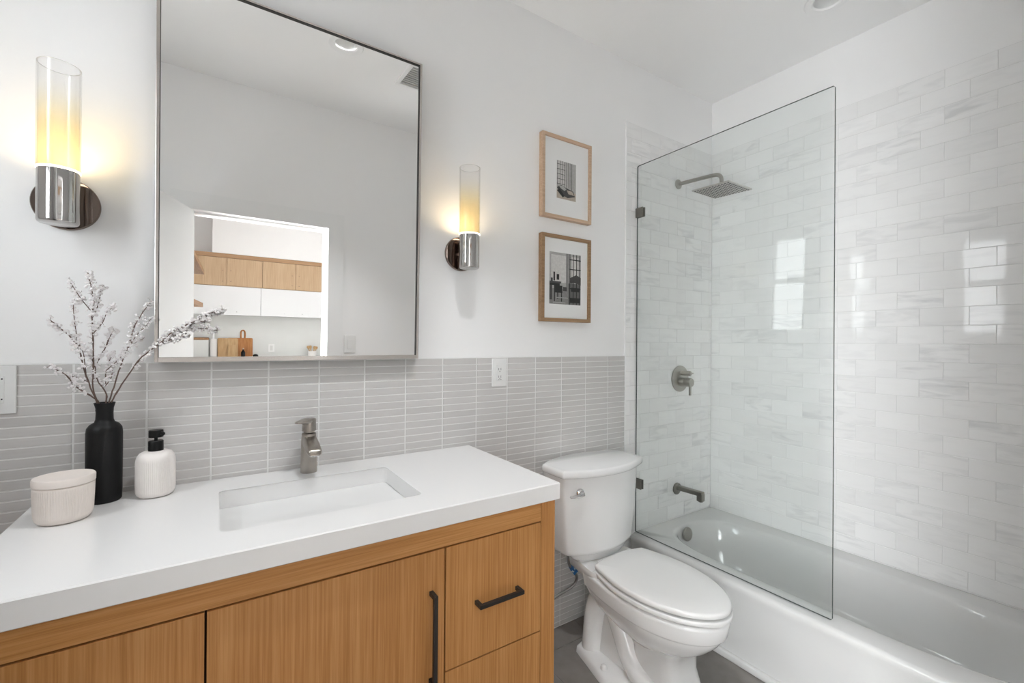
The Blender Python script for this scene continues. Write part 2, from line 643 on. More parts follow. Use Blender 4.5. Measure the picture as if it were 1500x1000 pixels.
# marble surround: end wall and long wall, running bond
MT, MR, MP = 2.526, 0.0782, 0.157
for nm, O, U, N, u_lo, u_hi, ph in (('wall_back_marble', (0, 0.0012, 0), (1, 0, 0), (0, -1, 0), 1.823, XR, 1.86), ('wall_right_marble', (XR + 0.0012, 0, 0), (0, -1, 0), (-1, 0, 0), 0.0, 1.672, 0.682)):
    cells = []
    for r in range(0, 29):
        z1 = MT - r * MR
        z0 = max(z1 - MR, 0.30)
        if z1 <= 0.31:
            continue
        s = ph + (0.5 * MP if r % 2 == 0 else 0)
        u = s - MP * math.ceil((s - u_lo) / MP)
        while u < u_hi:
            c = (max(u, u_lo), min(u + MP, u_hi), z0, z1)
            if c[1] - c[0] > 0.006:
                cells.append(c)
            u += MP
    b = tile_field(O, U, (0, 0, 1), N, cells, (0.0016, 0.0016), 0.0012, 0.0009, 0.0035)
    struct(nm, b, ['marble', 'marble_grout'])
b = NB()
box(b, 1.817, 1.823, -0.002, 0.006, 0.0, MT + 0.002)
struct('trim_2', b, 'trim')

# door casing and jamb (camera stands in this doorway)
b = NB()
cw, ct = 0.10, 0.012
box(b, DX0 - cw, DX0, YF, YF + ct, 0, DZ)
box(b, DX1, DX1 + cw, YF, YF + ct, 0, DZ)
box(b, DX0 - cw, DX1 + cw, YF, YF + ct, DZ, DZ + cw)
struct('trim_3', b, 'trim')
b = NB()
box(b, DX1 - 0.012, DX1, YF - 0.12, YF - 0.045, 0, DZ)
box(b, DX0, DX0 + 0.012, YF - 0.12, YF - 0.045, 0, DZ)
box(b, DX0 + 0.012, DX1 - 0.012, YF - 0.12, YF - 0.045, DZ - 0.012, DZ)
struct('trim_4', b, 'trim')
# door leaf, standing open into the room
b = NB()
ang = math.atan2(0.351, -0.121)
M = Matrix.Translation((DX0 + 0.012, YF + 0.012, 0)) @ Matrix.Rotation(ang, 4, 'Z')
box(b, 0.0, 0.735, 0.0, 0.035, 0.008, 2.048, 0.002, M=M)
struct('door_1', b, 'trim')

# window in the left wall
b = NB()
xg = XL - 0.06
fw = 0.022
for (a0, a1, c0, c1) in ((wy0, wy0 + fw, wz0, wz1), (wy1 - fw, wy1, wz0, wz1), (wy0 + fw, wy1 - fw, wz0, wz0 + 0.03), (wy0 + fw, wy1 - fw, wz1 - 0.025, wz1), (wy0 + fw, wy1 - fw, 1.915, 1.965)):
    box(b, xg - 0.02, xg + 0.02, a0, a1, c0, c1, 0.002)
win = struct('window_1', b, 'trim')
b = NB()
box(b, xg - 0.006, xg - 0.002, wy0 + fw, wy1 - fw, wz0 + 0.03, 1.915)
box(b, xg - 0.006, xg - 0.002, wy0 + fw, wy1 - fw, 1.965, wz1 - 0.025)
obj('pane', b, 'window_glow', win)


# ------------------------------------------------------------------ ceiling fittings
def downlight(x, y, watts, label):
    t = thing('recessed_light', label, 'ceiling light', (x, y, ZC), 'recessed ceiling lights')
    b = NB()
    lathe(b, [(0.052, 0.0), (0.083, 0.0), (0.088, -0.004), (0.084, -0.008), (0.058, -0.006), (0.052, 0.0)], (x, y, ZC), n=48, cap0=False, cap1=False, closed=True)
    obj('trim_ring', b, 'trim', t, True)
    b = NB()
    lathe(b, [(0.0525, 0.0), (0.0525, 0.062), (0.0, 0.064), (0.0, 0.067), (0.056, 0.066), (0.056, 0.0)], (x, y, ZC), n=48, cap0=False, cap1=False)
    obj('baffle', b, 'lamp_baffle', t, True)
    if watts:
        d = bpy.data.lights.new('downlight_lamp', 'SPOT')
        d.spot_size = math.radians(84)
        d.spot_blend = 0.6
        d.shadow_soft_size = 0.03
        d.energy = watts
        d.color = (0.97, 0.985, 1.0)
        o = bpy.data.objects.new('downlight_lamp', d)
        COL.objects.link(o)
        o.location = (x, y, ZC + 0.055)


downlight(2.223, -0.778, 0.0, 'round white recessed ceiling light above the bathtub')
downlight(0.573, -0.877, 6.0, 'round white recessed ceiling light whose reflection shows in the mirror top')
t = thing('ceiling_vent', 'square white ceiling vent reflected in the top corner of the mirror', 'vent', (1.03, -0.94, ZC))
b = NB()
for q in ((0.90, 1.16, -1.07, -1.045), (0.90, 1.16, -0.835, -0.81), (0.90, 0.925, -1.045, -0.835), (1.135, 1.16, -1.045, -0.835)):
    box(b, *q, ZC - 0.012, ZC, 0.003)
obj('frame', b, 'trim', t)
b = NB()
for k in range(10):
    y = -1.035 + k * 0.021
    box(b, 0.925, 1.135, y, y + 0.012, ZC - 0.009, ZC - 0.001)
box(b, 0.925, 1.135, -1.045, -0.835, ZC - 0.001, ZC)
obj('grille', b, 'vent', t)

# ------------------------------------------------------------------ vanity
VX0, VX1, VY = -0.388, 0.888, -0.573
t = thing('vanity_cabinet', 'oak bathroom vanity cabinet with black pulls under the white countertop', 'cabinet', (0.25, -0.28, 0.0))
fx0, fx1 = VX0 + 0.004, VX1 - 0.004
b = NB()
box(b, fx0, fx0 + 0.02, VY + 0.022, -0.012, 0.0, 0.869)
box(b, fx1 - 0.02, fx1, VY + 0.022, -0.012, 0.0, 0.869)
box(b, fx0 + 0.02, fx1 - 0.02, -0.03, -0.012, 0.05, 0.86)
box(b, fx0 + 0.02, fx1 - 0.02, VY + 0.03, -0.03, 0.10, 0.118)
obj('carcass', b, 'oak_v', t)
b = NB()
box(b, fx0, fx0 + 0.053, VY, VY + 0.022, 0.0, 0.866, 0.0012)
obj('stile', b, 'oak_v', t)
b = NB()
box(b, fx1 - 0.053, fx1, VY, VY + 0.022, 0.0, 0.866, 0.0012)
obj('stile', b, 'oak_v', t)
b = NB()
box(b, fx0 + 0.054, fx1 - 0.054, VY, VY + 0.022, 0.807, 0.866, 0.0012)
obj('top_rail', b, 'oak_h', t)
b = NB()
box(b, fx0 + 0.054, fx1 - 0.054, VY, VY + 0.022, 0.10, 0.145, 0.0012)
obj('bottom_rail', b, 'oak_h', t)
b = NB()  # dark sheet behind the fronts stands in for shade in their gaps
box(b, fx0 + 0.053, fx1 - 0.053, VY + 0.0235, VY + 0.028, 0.11, 0.86)
obj('gap_shade_sheet', b, 'gap_shade', t)


def pull(parent, p0, p1):
    """square bar pull standing 32 mm off the front between two posts"""
    b = NB()
    (x0, z0), (x1, z1) = p0, p1
    h = 0.0055
    if abs(x1 - x0) > abs(z1 - z0):
        box(b, x0 - h, x1 + h, VY - 0.034, VY - 0.023, z0 - h, z0 + h, 0.0012)
        for x in (x0, x1):
            box(b, x - h, x + h, VY - 0.0235, VY, z0 - h, z0 + h, 0.0012)
    else:
        box(b, x0 - h, x0 + h, VY - 0.034, VY - 0.023, min(z0, z1) - h, max(z0, z1) + h, 0.0012)
        for z in (z0, z1):
            box(b, x0 - h, x0 + h, VY - 0.0235, VY, z - h, z + h, 0.0012)
    obj('handle', b, 'black_metal', parent, label='black square bar pull')


def front(name, x0, x1, z0, z1, h0, h1):
    b = NB()
    box(b, x0, x1, VY, VY + 0.021, z0, z1, 0.0012)
    d = obj(name, b, 'oak_v', t)
    pull(d, h0, h1)
    return d


front('drawer', 0.516, 0.829, 0.477, 0.803, (0.608, 0.632), (0.742, 0.632))
front('drawer', 0.516, 0.829, 0.149, 0.473, (0.608, 0.30), (0.742, 0.30))
front('door', -0.0075, 0.512, 0.149, 0.803, (0.474, 0.697), (0.474, 0.472))
front('drawer', -0.329, -0.0115, 0.477, 0.803, (-0.237, 0.632), (-0.103, 0.632))
front('drawer', -0.329, -0.0115, 0.149, 0.473, (-0.237, 0.30), (-0.103, 0.30))

# countertop with the basin cut-out
CY = -0.5929
SX0, SX1, SY0, SY1 = 0.0128, 0.4923, -0.4736, -0.1402
b = NB()
inner = rrect(SX0, SX1, SY0, SY1, 0.014, 5)
outer = []
ccx, ccy = (SX0 + SX1) / 2, (SY0 + SY1) / 2


def to_rect(px, py, x0, x1, y0, y1, r):
    """matching point on the outer rectangle for a point of the inner ring"""
    pts = rrect(x0, x1, y0, y1, r, 5)
    return pts


outer = rrect(VX0, VX1, CY, -0.002, 0.003, 5)
zt, zb = 0.9199, 0.869


def ring(pts, z):
    return [Vector((x, y, z)) for x, y in pts]


def shrink(pts, d):
    cx = sum(p[0] for p in pts) / len(pts)
    cy = sum(p[1] for p in pts) / len(pts)
    return [(x - math.copysign(d, x - cx), y - math.copysign(d, y - cy)) for x, y in pts]


loops = [ring(inner, zb), ring(inner, zt - 0.003), ring(shrink(inner, -0.002), zt), ring(shrink(outer, 0.003), zt), ring(outer, zt - 0.003), ring(outer, zb + 0.002), ring(shrink(outer, 0.002), zb)]
loft(b, loops, closed=True)
solo('countertop', b, 'quartz', 'white quartz countertop on the oak vanity with a rectangular basin cut-out', 'countertop', (0.25, -0.30, 0.869))

t = thing('sink', 'white rectangular undermount sink set in the vanity countertop', 'sink', ((SX0 + SX1) / 2, -0.307, 0.72))
b = NB()


def sl(dx, z, r):
    return ring(rrect(SX0 - dx, SX1 + dx, SY0 - dx, SY1 + dx, r, 5), z)


loft(b, [sl(0.018, 0.8685, 0.02), sl(0.004, 0.8685, 0.016), sl(0.002, 0.860, 0.016), sl(-0.006, 0.80, 0.022), sl(-0.014, 0.765, 0.03), sl(-0.035, 0.745, 0.045), sl(-0.075, 0.738, 0.05),
         sl(-0.075, 0.728, 0.05), sl(-0.02, 0.735, 0.05), sl(0.008, 0.775, 0.03), sl(0.018, 0.85, 0.02)], True, True)
# basin floor
bmesh.ops.recalc_face_normals(b, faces=b.faces[:])
loft(b, [sl(-0.0745, 0.7385, 0.05), sl(-0.13, 0.736, 0.03)], False, True)
obj('basin', b, 'porcelain', t, True, auto=50)
b = NB()
lathe(b, [(0.0, 0.7415), (0.020, 0.7415), (0.023, 0.7395), (0.023, 0.737), (0.0, 0.737)], (0.2525, -0.30, 0), n=32)
obj('drain', b, 'nickel', t, True)

# faucet: tapered body, spout toward the basin, top lever
fxx, fyy = 0.262, -0.066
t = thing('faucet', 'brushed nickel single-lever faucet standing behind the sink', 'faucet', (fxx, fyy, zt))
b = NB()
lathe(b, [(0.0, 0.0), (0.0250, 0.0), (0.0255, 0.003), (0.0245, 0.06), (0.0230, 0.108), (0.0215, 0.126), (0.014, 0.129), (0.0, 0.129)], (fxx, fyy, zt), n=40)
obj('body', b, 'nickel', t, True)
b = NB()
sp = []
for k, (dy, z, hw, hh) in enumerate(((0.010, 0.104, 0.020, 0.021), (-0.02, 0.101, 0.0215, 0.0185), (-0.05, 0.0955, 0.0220, 0.0145), (-0.080, 0.0895, 0.0215, 0.0115), (-0.106, 0.0840, 0.020, 0.0100), (-0.113, 0.0825, 0.015, 0.007))):
    pts = rrect(-hw, hw, -hh, hh, min(hw, hh) * 0.7, 4)
    sp.append([Vector((fxx + p[0], fyy + dy + p[1] * 0.12, zt + z + p[1])) for p in pts])
loft(b, sp)
obj('spout', b, 'nickel', t, True, auto=55)
b = NB()
lathe(b, [(0.0, 0.0), (0.0135, 0.0), (0.0135, 0.007), (0.0, 0.007)], (fxx, fyy - 0.094, zt + 0.0705), n=28)
obj('aerator', b, 'bright_chrome', t, True)
b = NB()
lathe(b, [(0.0, 0.1295), (0.0165, 0.1295), (0.0165, 0.134), (0.0215, 0.1345), (0.0210, 0.155), (0.0205, 0.170), (0.018, 0.1735), (0.0, 0.174)], (fxx, fyy, zt), n=40)
hl = []
aa = math.radians(-52)
for d_, z, hw, hh in ((-0.016, 0.1675, 0.015, 0.0055), (0.0, 0.167, 0.0200, 0.0070), (0.018, 0.1665, 0.0190, 0.0068), (0.034, 0.1665, 0.0150, 0.0050), (0.048, 0.1665, 0.0105, 0.0032), (0.053, 0.1665, 0.0070, 0.0018)):
    pts = rrect(-hw, hw, -hh, hh, hh * 0.9, 4)
    # the lever points toward the front left
    dx, dy = -math.cos(math.radians(38)), -math.sin(math.radians(38))
    hl.append([Vector((fxx + d_ * dx - p[0] * dy, fyy + d_ * dy + p[0] * dx, zt + z + p[1])) for p in pts])
loft(b, hl)
obj('handle', b, 'nickel', t, True, auto=55)

# ------------------------------------------------------------------ counter things
jx, jy = -0.293, -0.185
t = thing('lidded_jar', 'cream ribbed ceramic jar with a lid near the counter corner', 'jar', (jx, jy, zt))


def ribbed(bm, prof, c, n, amp, z_lo, z_hi):
    loops = []
    m = n * 4
    for r, h in prof:
        a = amp if z_lo <= h <= z_hi else 0.0
        L = []
        for i in range(m):
            th = 2 * math.pi * i / m
            rr = r - a * (0.5 + 0.5 * math.cos(n * th))
            L.append(Vector((c[0] + rr * math.cos(th), c[1] + rr * math.sin(th), c[2] + h)))
        loops.append(L)
    loft(bm, loops)


b = NB()
ribbed(b, [(0.038, 0.0), (0.044, 0.002), (0.0495, 0.008), (0.0518, 0.016), (0.0523, 0.020), (0.0535, 0.05), (0.0545, 0.080), (0.0545, 0.084), (0.052, 0.086)], (jx, jy, zt), 72, 0.0012, 0.019, 0.081)
obj('body', b, 'cream_ceramic', t, True, auto=80)
b = NB()
lathe(b, [(0.0, 0.0862), (0.053, 0.0862), (0.0555, 0.088), (0.0558, 0.101), (0.054, 0.1045), (0.049, 0.105), (0.045, 0.1035), (0.0, 0.1025)], (jx, jy, zt), n=64)
obj('lid', b, 'cream_ceramic', t, True)

vx, vy = -0.240, -0.068
t = thing('vase', 'matte black bottle vase holding blossom twigs on the counter', 'vase', (vx, vy, zt))
b = NB()
lathe(b, [(0.0, 0.0), (0.033, 0.0), (0.0365, 0.004), (0.0375, 0.03), (0.0375, 0.182), (0.036, 0.194), (0.030, 0.203), (0.021, 0.209), (0.0185, 0.216), (0.0178, 0.232), (0.0185, 0.246), (0.0215, 0.257), (0.0222, 0.260), (0.0205, 0.260), (0.0165, 0.248),
          (0.0155, 0.232), (0.016, 0.215), (0.026, 0.20), (0.030, 0.18), (0.030, 0.02), (0.0, 0.015)], (vx, vy, zt), n=48)
obj('body', b, 'black_ceramic', t, True)

BR = [
    ['tall', [(-0.2552, -0.07, 1.158), (-0.2545, -0.07, 1.1817), (-0.2628, -0.0743, 1.222), (-0.261, -0.0786, 1.281), (-0.2623, -0.0829, 1.3632), (-0.2634, -0.0871, 1.4059), (-0.26, -0.0914, 1.4446), (-0.2639, -0.0957, 1.4828), (-0.2705, -0.1, 1.5203)],
     [[(-0.2634, -0.0871, 1.4175), (-0.2844, -0.0831, 1.4497), (-0.2994, -0.0791, 1.4779), (-0.3087, -0.0751, 1.4968)], [(-0.2623, -0.0829, 1.3612), (-0.2426, -0.0889, 1.3909), (-0.2331, -0.0949, 1.4184), (-0.2199, -0.1009, 1.4325)], [(-0.2628, -0.0871, 1.4028), (-0.2512, -0.0831, 1.4418), (-0.2477, -0.0791, 1.4777), (-0.2439, -0.0751, 1.4883)]]],
    ['left', [(-0.2572, -0.07, 1.1582), (-0.2553, -0.07, 1.1817), (-0.2662, -0.08, 1.2226), (-0.2777, -0.09, 1.2742), (-0.2847, -0.1, 1.3206), (-0.301, -0.11, 1.3546), (-0.318, -0.12, 1.3765), (-0.3318, -0.13, 1.3941)],
     [[(-0.2889, -0.1, 1.332), (-0.2911, -0.097, 1.3625), (-0.2955, -0.094, 1.3967), (-0.2977, -0.091, 1.4349), (-0.2925, -0.088, 1.445)], [(-0.2733, -0.09, 1.2586), (-0.2792, -0.099, 1.3206), (-0.2944, -0.108, 1.3415)]]],
    ['low', [(-0.2552, -0.07, 1.158), (-0.2518, -0.07, 1.1815), (-0.264, -0.0833, 1.1994), (-0.2804, -0.0967, 1.2171), (-0.2933, -0.11, 1.2341), (-0.3031, -0.1233, 1.2579), (-0.3191, -0.1367, 1.2721), (-0.3318, -0.15, 1.2803)],
     [[(-0.2692, -0.0967, 1.2389), (-0.2873, -0.0907, 1.2476), (-0.3052, -0.0847, 1.2555)], [(-0.2804, -0.0967, 1.2171), (-0.2872, -0.1057, 1.2335), (-0.2924, -0.1147, 1.2269)]]],
    ['mid', [(-0.238, -0.07, 1.1567), (-0.2369, -0.07, 1.1825), (-0.2385, -0.0686, 1.2083), (-0.2553, -0.0671, 1.2408), (-0.2602, -0.0657, 1.2725), (-0.2488, -0.0643, 1.304), (-0.2373, -0.0629, 1.3358), (-0.2301, -0.0614, 1.36), (-0.2228, -0.06, 1.3742)],
     [[(-0.2381, -0.0686, 1.2282), (-0.2389, -0.0646, 1.2619), (-0.2283, -0.0606, 1.3036), (-0.2304, -0.0566, 1.3076)], [(-0.2602, -0.0657, 1.2725), (-0.2677, -0.0747, 1.3044), (-0.2749, -0.0837, 1.3203)]]],
    ['rtall', [(-0.232, -0.07, 1.1562), (-0.2306, -0.07, 1.1821), (-0.221, -0.0762, 1.2201), (-0.2098, -0.0825, 1.2641), (-0.2016, -0.0887, 1.2922), (-0.1903, -0.095, 1.3282), (-0.1821, -0.1013, 1.3603), (-0.1739, -0.1075, 1.3883), (-0.158, -0.1138, 1.4207), (-0.1403, -0.12, 1.4513)],
     [[(-0.2375, -0.0762, 1.2249), (-0.2265, -0.0703, 1.2479), (-0.2261, -0.0642, 1.2796)], [(-0.1903, -0.095, 1.3242), (-0.1713, -0.101, 1.3605), (-0.1521, -0.107, 1.3849), (-0.1406, -0.113, 1.4053)], [(-0.2362, -0.0825, 1.2648), (-0.2164, -0.0795, 1.2881), (-0.1987, -0.0765, 1.3119), (-0.1805, -0.0735, 1.3361), (-0.1587, -0.0705, 1.3527)]]],
    ['right', [(-0.2275, -0.07, 1.1559), (-0.2255, -0.07, 1.1817), (-0.2099, -0.0791, 1.2158), (-0.1845, -0.0882, 1.2637), (-0.165, -0.0973, 1.296), (-0.1454, -0.1064, 1.3162), (-0.1192, -0.1155, 1.3408), (-0.0993, -0.1245, 1.3634), (-0.0759, -0.1336, 1.3801), (-0.0489, -0.1427, 1.397), (-0.0216, -0.1518, 1.4163), (-0.0009, -0.1609, 1.425), (0.0217, -0.17, 1.4339)],
     [[(-0.1845, -0.0882, 1.2637), (-0.1729, -0.0822, 1.2833), (-0.1577, -0.0762, 1.2992)], [(-0.1192, -0.1155, 1.3387), (-0.0926, -0.1245, 1.3492), (-0.0657, -0.1335, 1.3577)], [(-0.0758, -0.1336, 1.378), (-0.0458, -0.1296, 1.3788), (-0.0182, -0.1256, 1.3795), (0.0102, -0.1216, 1.3738)], [(-0.0489, -0.1427, 1.397), (-0.0249, -0.1517, 1.3996), (-0.0077, -0.1607, 1.4039)]]],
]
BL = {'tall': 'tallest blossom twig, rising straight up from the black vase', 'left': 'blossom twig arching up and left from the black vase', 'low': 'lowest blossom twig, leaning left in front of the grey tile',
      'mid': 'short forked blossom twig in the middle of the black vase', 'rtall': 'blossom twig leaning up to the left edge of the mirror', 'right': 'longest blossom twig, reaching right across the mirror'}
BD = {'tall': (0.30, 1.0), 'left': (0.40, 1.0), 'low': (0.35, 1.0), 'mid': (0.30, 1.25), 'rtall': (0.40, 1.25), 'right': (0.33, 1.35)}
for key, main, subs in BR:
    t = thing('blossom_twig', BL[key], 'twig', main[0], 'blossom twigs in the black vase')
    b = NB()
    pts = [Vector(p) + Vector((random.uniform(-1, 1), random.uniform(-1, 1), 0)) * 0.0006 for p in spline(main, 4)]
    n = len(pts)
    tube(b, pts, [0.0019 - 0.0010 * i / n + (0.0006 if random.random() < 0.15 else 0) for i in range(n)], 7)
    segs = [pts[int(n * BD[key][0]):]]
    for s in subs:
        sp_ = spline(s, 4)
        m_ = len(sp_)
        tube(b, sp_, [0.0012 - 0.0005 * i / m_ for i in range(m_)], 6)
        segs.append(sp_[1:])
    bl = NB()
    for sg in segs:
        L = sum((q - p).length for p, q in zip(sg[:-1], sg[1:]))
        cnt = int(L / 0.0023 * BD[key][1])
        for k in range(cnt):
            f = random.random() ** 0.85
            i = min(int(f * (len(sg) - 1)), len(sg) - 2)
            p = sg[i].lerp(sg[i + 1], random.random())
            d = Vector((random.gauss(0, 1), random.gauss(0, 0.7), random.gauss(0.15, 1))).normalized()
            ln = random.uniform(0.003, 0.012)
            tip = p + d * ln
            tube(b, [p, tip], 0.00035, 4)
            tb = bmesh.new()
            bmesh.ops.create_icosphere(tb, subdivisions=1, radius=random.uniform(0.0024, 0.0046))
            bmesh.ops.scale(tb, vec=(1, 1, random.uniform(0.7, 1.1)), verts=tb.verts[:])
            bmesh.ops.translate(tb, vec=tip, verts=tb.verts[:])
            merge(bl, tb)
    obj('stem', b, 'twig', t, True)
    obj('blossoms', bl, 'blossom', t, True, kind='stuff', label='small white blossoms', auto=80)

sx, sy = -0.131, -0.082
t = thing('soap_dispenser', 'white ribbed soap dispenser with a black pump beside the vase', 'soap dispenser', (sx, sy, zt))
b = NB()
ribbed(b, [(0.030, 0.0), (0.036, 0.0015), (0.0415, 0.006), (0.0440, 0.013), (0.0445, 0.017), (0.0450, 0.05), (0.0447, 0.093), (0.0440, 0.099), (0.0415, 0.109), (0.036, 0.117), (0.028, 0.1215), (0.015, 0.123)], (sx, sy, zt), 64, 0.0012, 0.016, 0.094)
obj('bottle', b, 'soap_ceramic', t, True, auto=80)
b = NB()
lathe(b, [(0.0, 0.1225), (0.0172, 0.1225), (0.0172, 0.148), (0.016, 0.1495), (0.004, 0.1495), (0.004, 0.160), (0.0, 0.160)], (sx, sy, zt), n=36)
lathe(b, [(0.0, 0.1595), (0.0165, 0.1595), (0.0165, 0.1775), (0.015, 0.179), (0.0, 0.179)], (sx, sy, zt), n=36)
tube(b, [(sx, sy, zt + 0.171), (sx + 0.012, sy - 0.012, zt + 0.171), (sx + 0.018, sy - 0.018, zt + 0.169)], [0.0055, 0.0050, 0.0045], 12)
obj('pump', b, 'black_plastic', t, True, label='black pump head')

# ------------------------------------------------------------------ mirror (hangs slightly forward at the top)
PMr = Vector((0.254, -0.045, 1.836))
MM = Matrix.Translation(PMr) @ Matrix.Rotation(math.radians(0.5), 4, 'Z') @ Matrix.Rotation(math.radians(1.0), 4, 'X')
t = thing('mirror', 'large rectangular mirror with a thin nickel frame above the sink', 'mirror', (0.254, -0.03, 1.285))
hw, zl, zh = 0.394, -0.553, 0.556
b = NB()
fwid, dep = 0.0085, 0.030
box(b, -hw, -hw + fwid, -0.006, dep, zl, zh, 0.001, M=MM)
box(b, hw - fwid, hw, -0.006, dep, zl, zh, 0.001, M=MM)
box(b, -hw + fwid, hw - fwid, -0.006, dep, zl, zl + 0.014, 0.001, M=MM)
box(b, -hw + fwid, hw - fwid, -0.006, dep, zh - 0.006, zh, 0.001, M=MM)
obj('frame', b, 'frame_nickel', t)
b = NB()
gi = 0.0025  # dark strips paint the shaded inner lip, wider at top and right
box(b, -hw + fwid, -hw + fwid + 0.001, -0.0055, 0.004, zl + 0.014, zh - 0.006, M=MM)
box(b, hw - fwid - gi, hw - fwid, -0.0055, 0.004, zl + 0.014, zh - 0.006, M=MM)
box(b, -hw + fwid, hw - fwid, -0.0055, 0.004, zh - 0.006 - gi, zh - 0.006, M=MM)
obj('lip_shade', b, 'lip_shade', t)
b = NB()
box(b, -hw + fwid, hw - fwid, 0.0, 0.004, zl + 0.014, zh - 0.006, M=MM)
obj('mirror_glass', b, 'mirror', t)


# ------------------------------------------------------------------ wall sconces
def sconce(x, label):
    zc = 1.707
    yc = -0.078
    t = thing('wall_sconce', label, 'wall lamp', (x, 0.006, zc), 'wall sconces beside the mirror')
    b = NB()
    lathe(b, [(0.0, 0.0), (0.068, 0.0), (0.069, 0.003), (0.069, 0.010), (0.067, 0.0125), (0.0, 0.0125)], (x, 0.006, zc), (0, -1, 0), n=64)
    lathe(b, [(0.0, 0.0125), (0.014, 0.0125), (0.014, 0.075), (0.0, 0.075)], (x, 0.006, zc), (0, -1, 0), n=24)
    obj('backplate', b, 'chrome_dark', t, True)
    b = NB()
    z0 = 1.638
    lathe(b, [(0.0, 0.0), (0.036, 0.0), (0.0385, 0.002), (0.0400, 0.006), (0.0400, 0.132), (0.0380, 0.132), (0.0380, 0.118), (0.0, 0.118)], (x, yc, z0), n=64)
    obj('cup', b, 'chrome', t, True)
    b = NB()
    lathe(b, [(0.0, 0.1185), (0.034, 0.1185), (0.034, 0.123), (0.0, 0.123)], (x, yc, z0), n=48)
    obj('light_source', b, 'glow', t, True)
    b = NB()
    lathe(b, [(0.0383, 0.1325), (0.0412, 0.1325), (0.0412, 0.1365), (0.0383, 0.1365)], (x, yc, z0), n=64, closed=True)
    obj('glowing_rim', b, 'glow_rim', t, True)
    b = NB()
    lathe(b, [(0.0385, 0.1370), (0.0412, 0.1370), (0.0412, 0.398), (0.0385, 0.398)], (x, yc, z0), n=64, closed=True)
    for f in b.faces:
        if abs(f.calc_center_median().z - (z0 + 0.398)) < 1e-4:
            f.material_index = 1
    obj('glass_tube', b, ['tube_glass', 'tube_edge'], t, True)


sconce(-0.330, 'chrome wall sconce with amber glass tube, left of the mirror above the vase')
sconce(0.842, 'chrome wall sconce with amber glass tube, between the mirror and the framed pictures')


# ------------------------------------------------------------------ framed pictures
def picture(z0, z1, wood_m, fw_, label, px0, px1, pz0, pz1, art):
    x0, x1 = 1.246, 1.550
    yf, yb = -0.022, 0.005
    t = thing('picture_frame', label, 'framed picture', ((x0 + x1) / 2, 0.0, z0), 'framed pictures beside the shower')
    b = NB()
    for q in ((x0, x0 + fw_, z0, z1), (x1 - fw_, x1, z0, z1), (x0 + fw_, x1 - fw_, z0, z0 + fw_), (x0 + fw_, x1 - fw_, z1 - fw_, z1)):
        box(b, q[0], q[1], yf, yb, q[2], q[3], 0.001)
    obj('frame', b, wood_m, t)
    b = NB()
    box(b, x0 + fw_, x1 - fw_, -0.012, -0.008, z0 + fw_, z1 - fw_)
    obj('mat_board', b, 'mat_board', t)
    b = NB()
    W, H = px1 - px0, pz1 - pz0
    mats = PG + ['print_warm']
    for k, (m, poly) in enumerate(art):
        vs = [b.verts.new((px0 + u * W, -0.0122 - 0.00006 * k, pz0 + v * H)) for u, v in poly]
        b.faces.new(vs).material_index = m
    obj('print', b, mats, t)


def R4(m, u0, u1, v0, v1):
    return (m, [(u0, v0), (u1, v0), (u1, v1), (u0, v1)])


art1 = [R4(4, 0, 1, 0, 1), R4(5, 0.02, 0.40, 0.36, 1.0), R4(4, 0.42, 0.72, 0.30, 1.0), R4(3, 0.74, 0.80, 0.2, 1), R4(4, 0.80, 1, 0.2, 1), R4(6, 0, 1, 0, 0.22)]
for k in range(4):
    art1.append(R4(0, 0.03 + 0.12 * k, 0.05 + 0.12 * k, 0.36, 1.0))
for k in range(5):
    art1.append(R4(0, 0.0, 0.42, 0.38 + 0.13 * k, 0.392 + 0.13 * k))
for k in range(6):
    art1.append(R4(3 if k % 2 else 5, 0.44 + 0.045 * k, 0.465 + 0.045 * k, 0.32, 1.0))
art1 += [(1, [(0.0, 0.28), (0.22, 0.36), (0.55, 0.30), (0.85, 0.26), (0.95, 0.12), (0.55, 0.05), (0.2, 0.12)]), (4, [(0.1, 0.33), (0.3, 0.35), (0.5, 0.28), (0.4, 0.22), (0.2, 0.27)]), (6, [(0.5, 0.26), (0.8, 0.25), (0.9, 0.15), (0.6, 0.16)]), (0, [(0.0, 0.2), (0.15, 0.25), (0.4, 0.08), (0.3, 0.04)])]
picture(1.930, 2.318, 'frame_pale', 0.0155, 'pale wood picture frame with a small room photo, upper of the two frames', 1.337, 1.455, 2.028, 2.206, art1)
art2 = [R4(4, 0, 1, 0, 1), R4(5, 0.05, 0.52, 0.42, 0.95), R4(3, 0, 0.62, 0, 0.30), R4(2, 0.6, 1, 0, 0.42), R4(3, 0.52, 0.6, 0.3, 1.0), R4(5, 0.70, 0.93, 0.48, 0.95)]
for k in range(4):
    art2.append(R4(0, 0.63 + 0.11 * k, 0.655 + 0.11 * k, 0.0, 1.0))
for k in range(5):
    art2.append(R4(0, 0.62, 1.0, 0.12 + 0.19 * k, 0.14 + 0.19 * k))
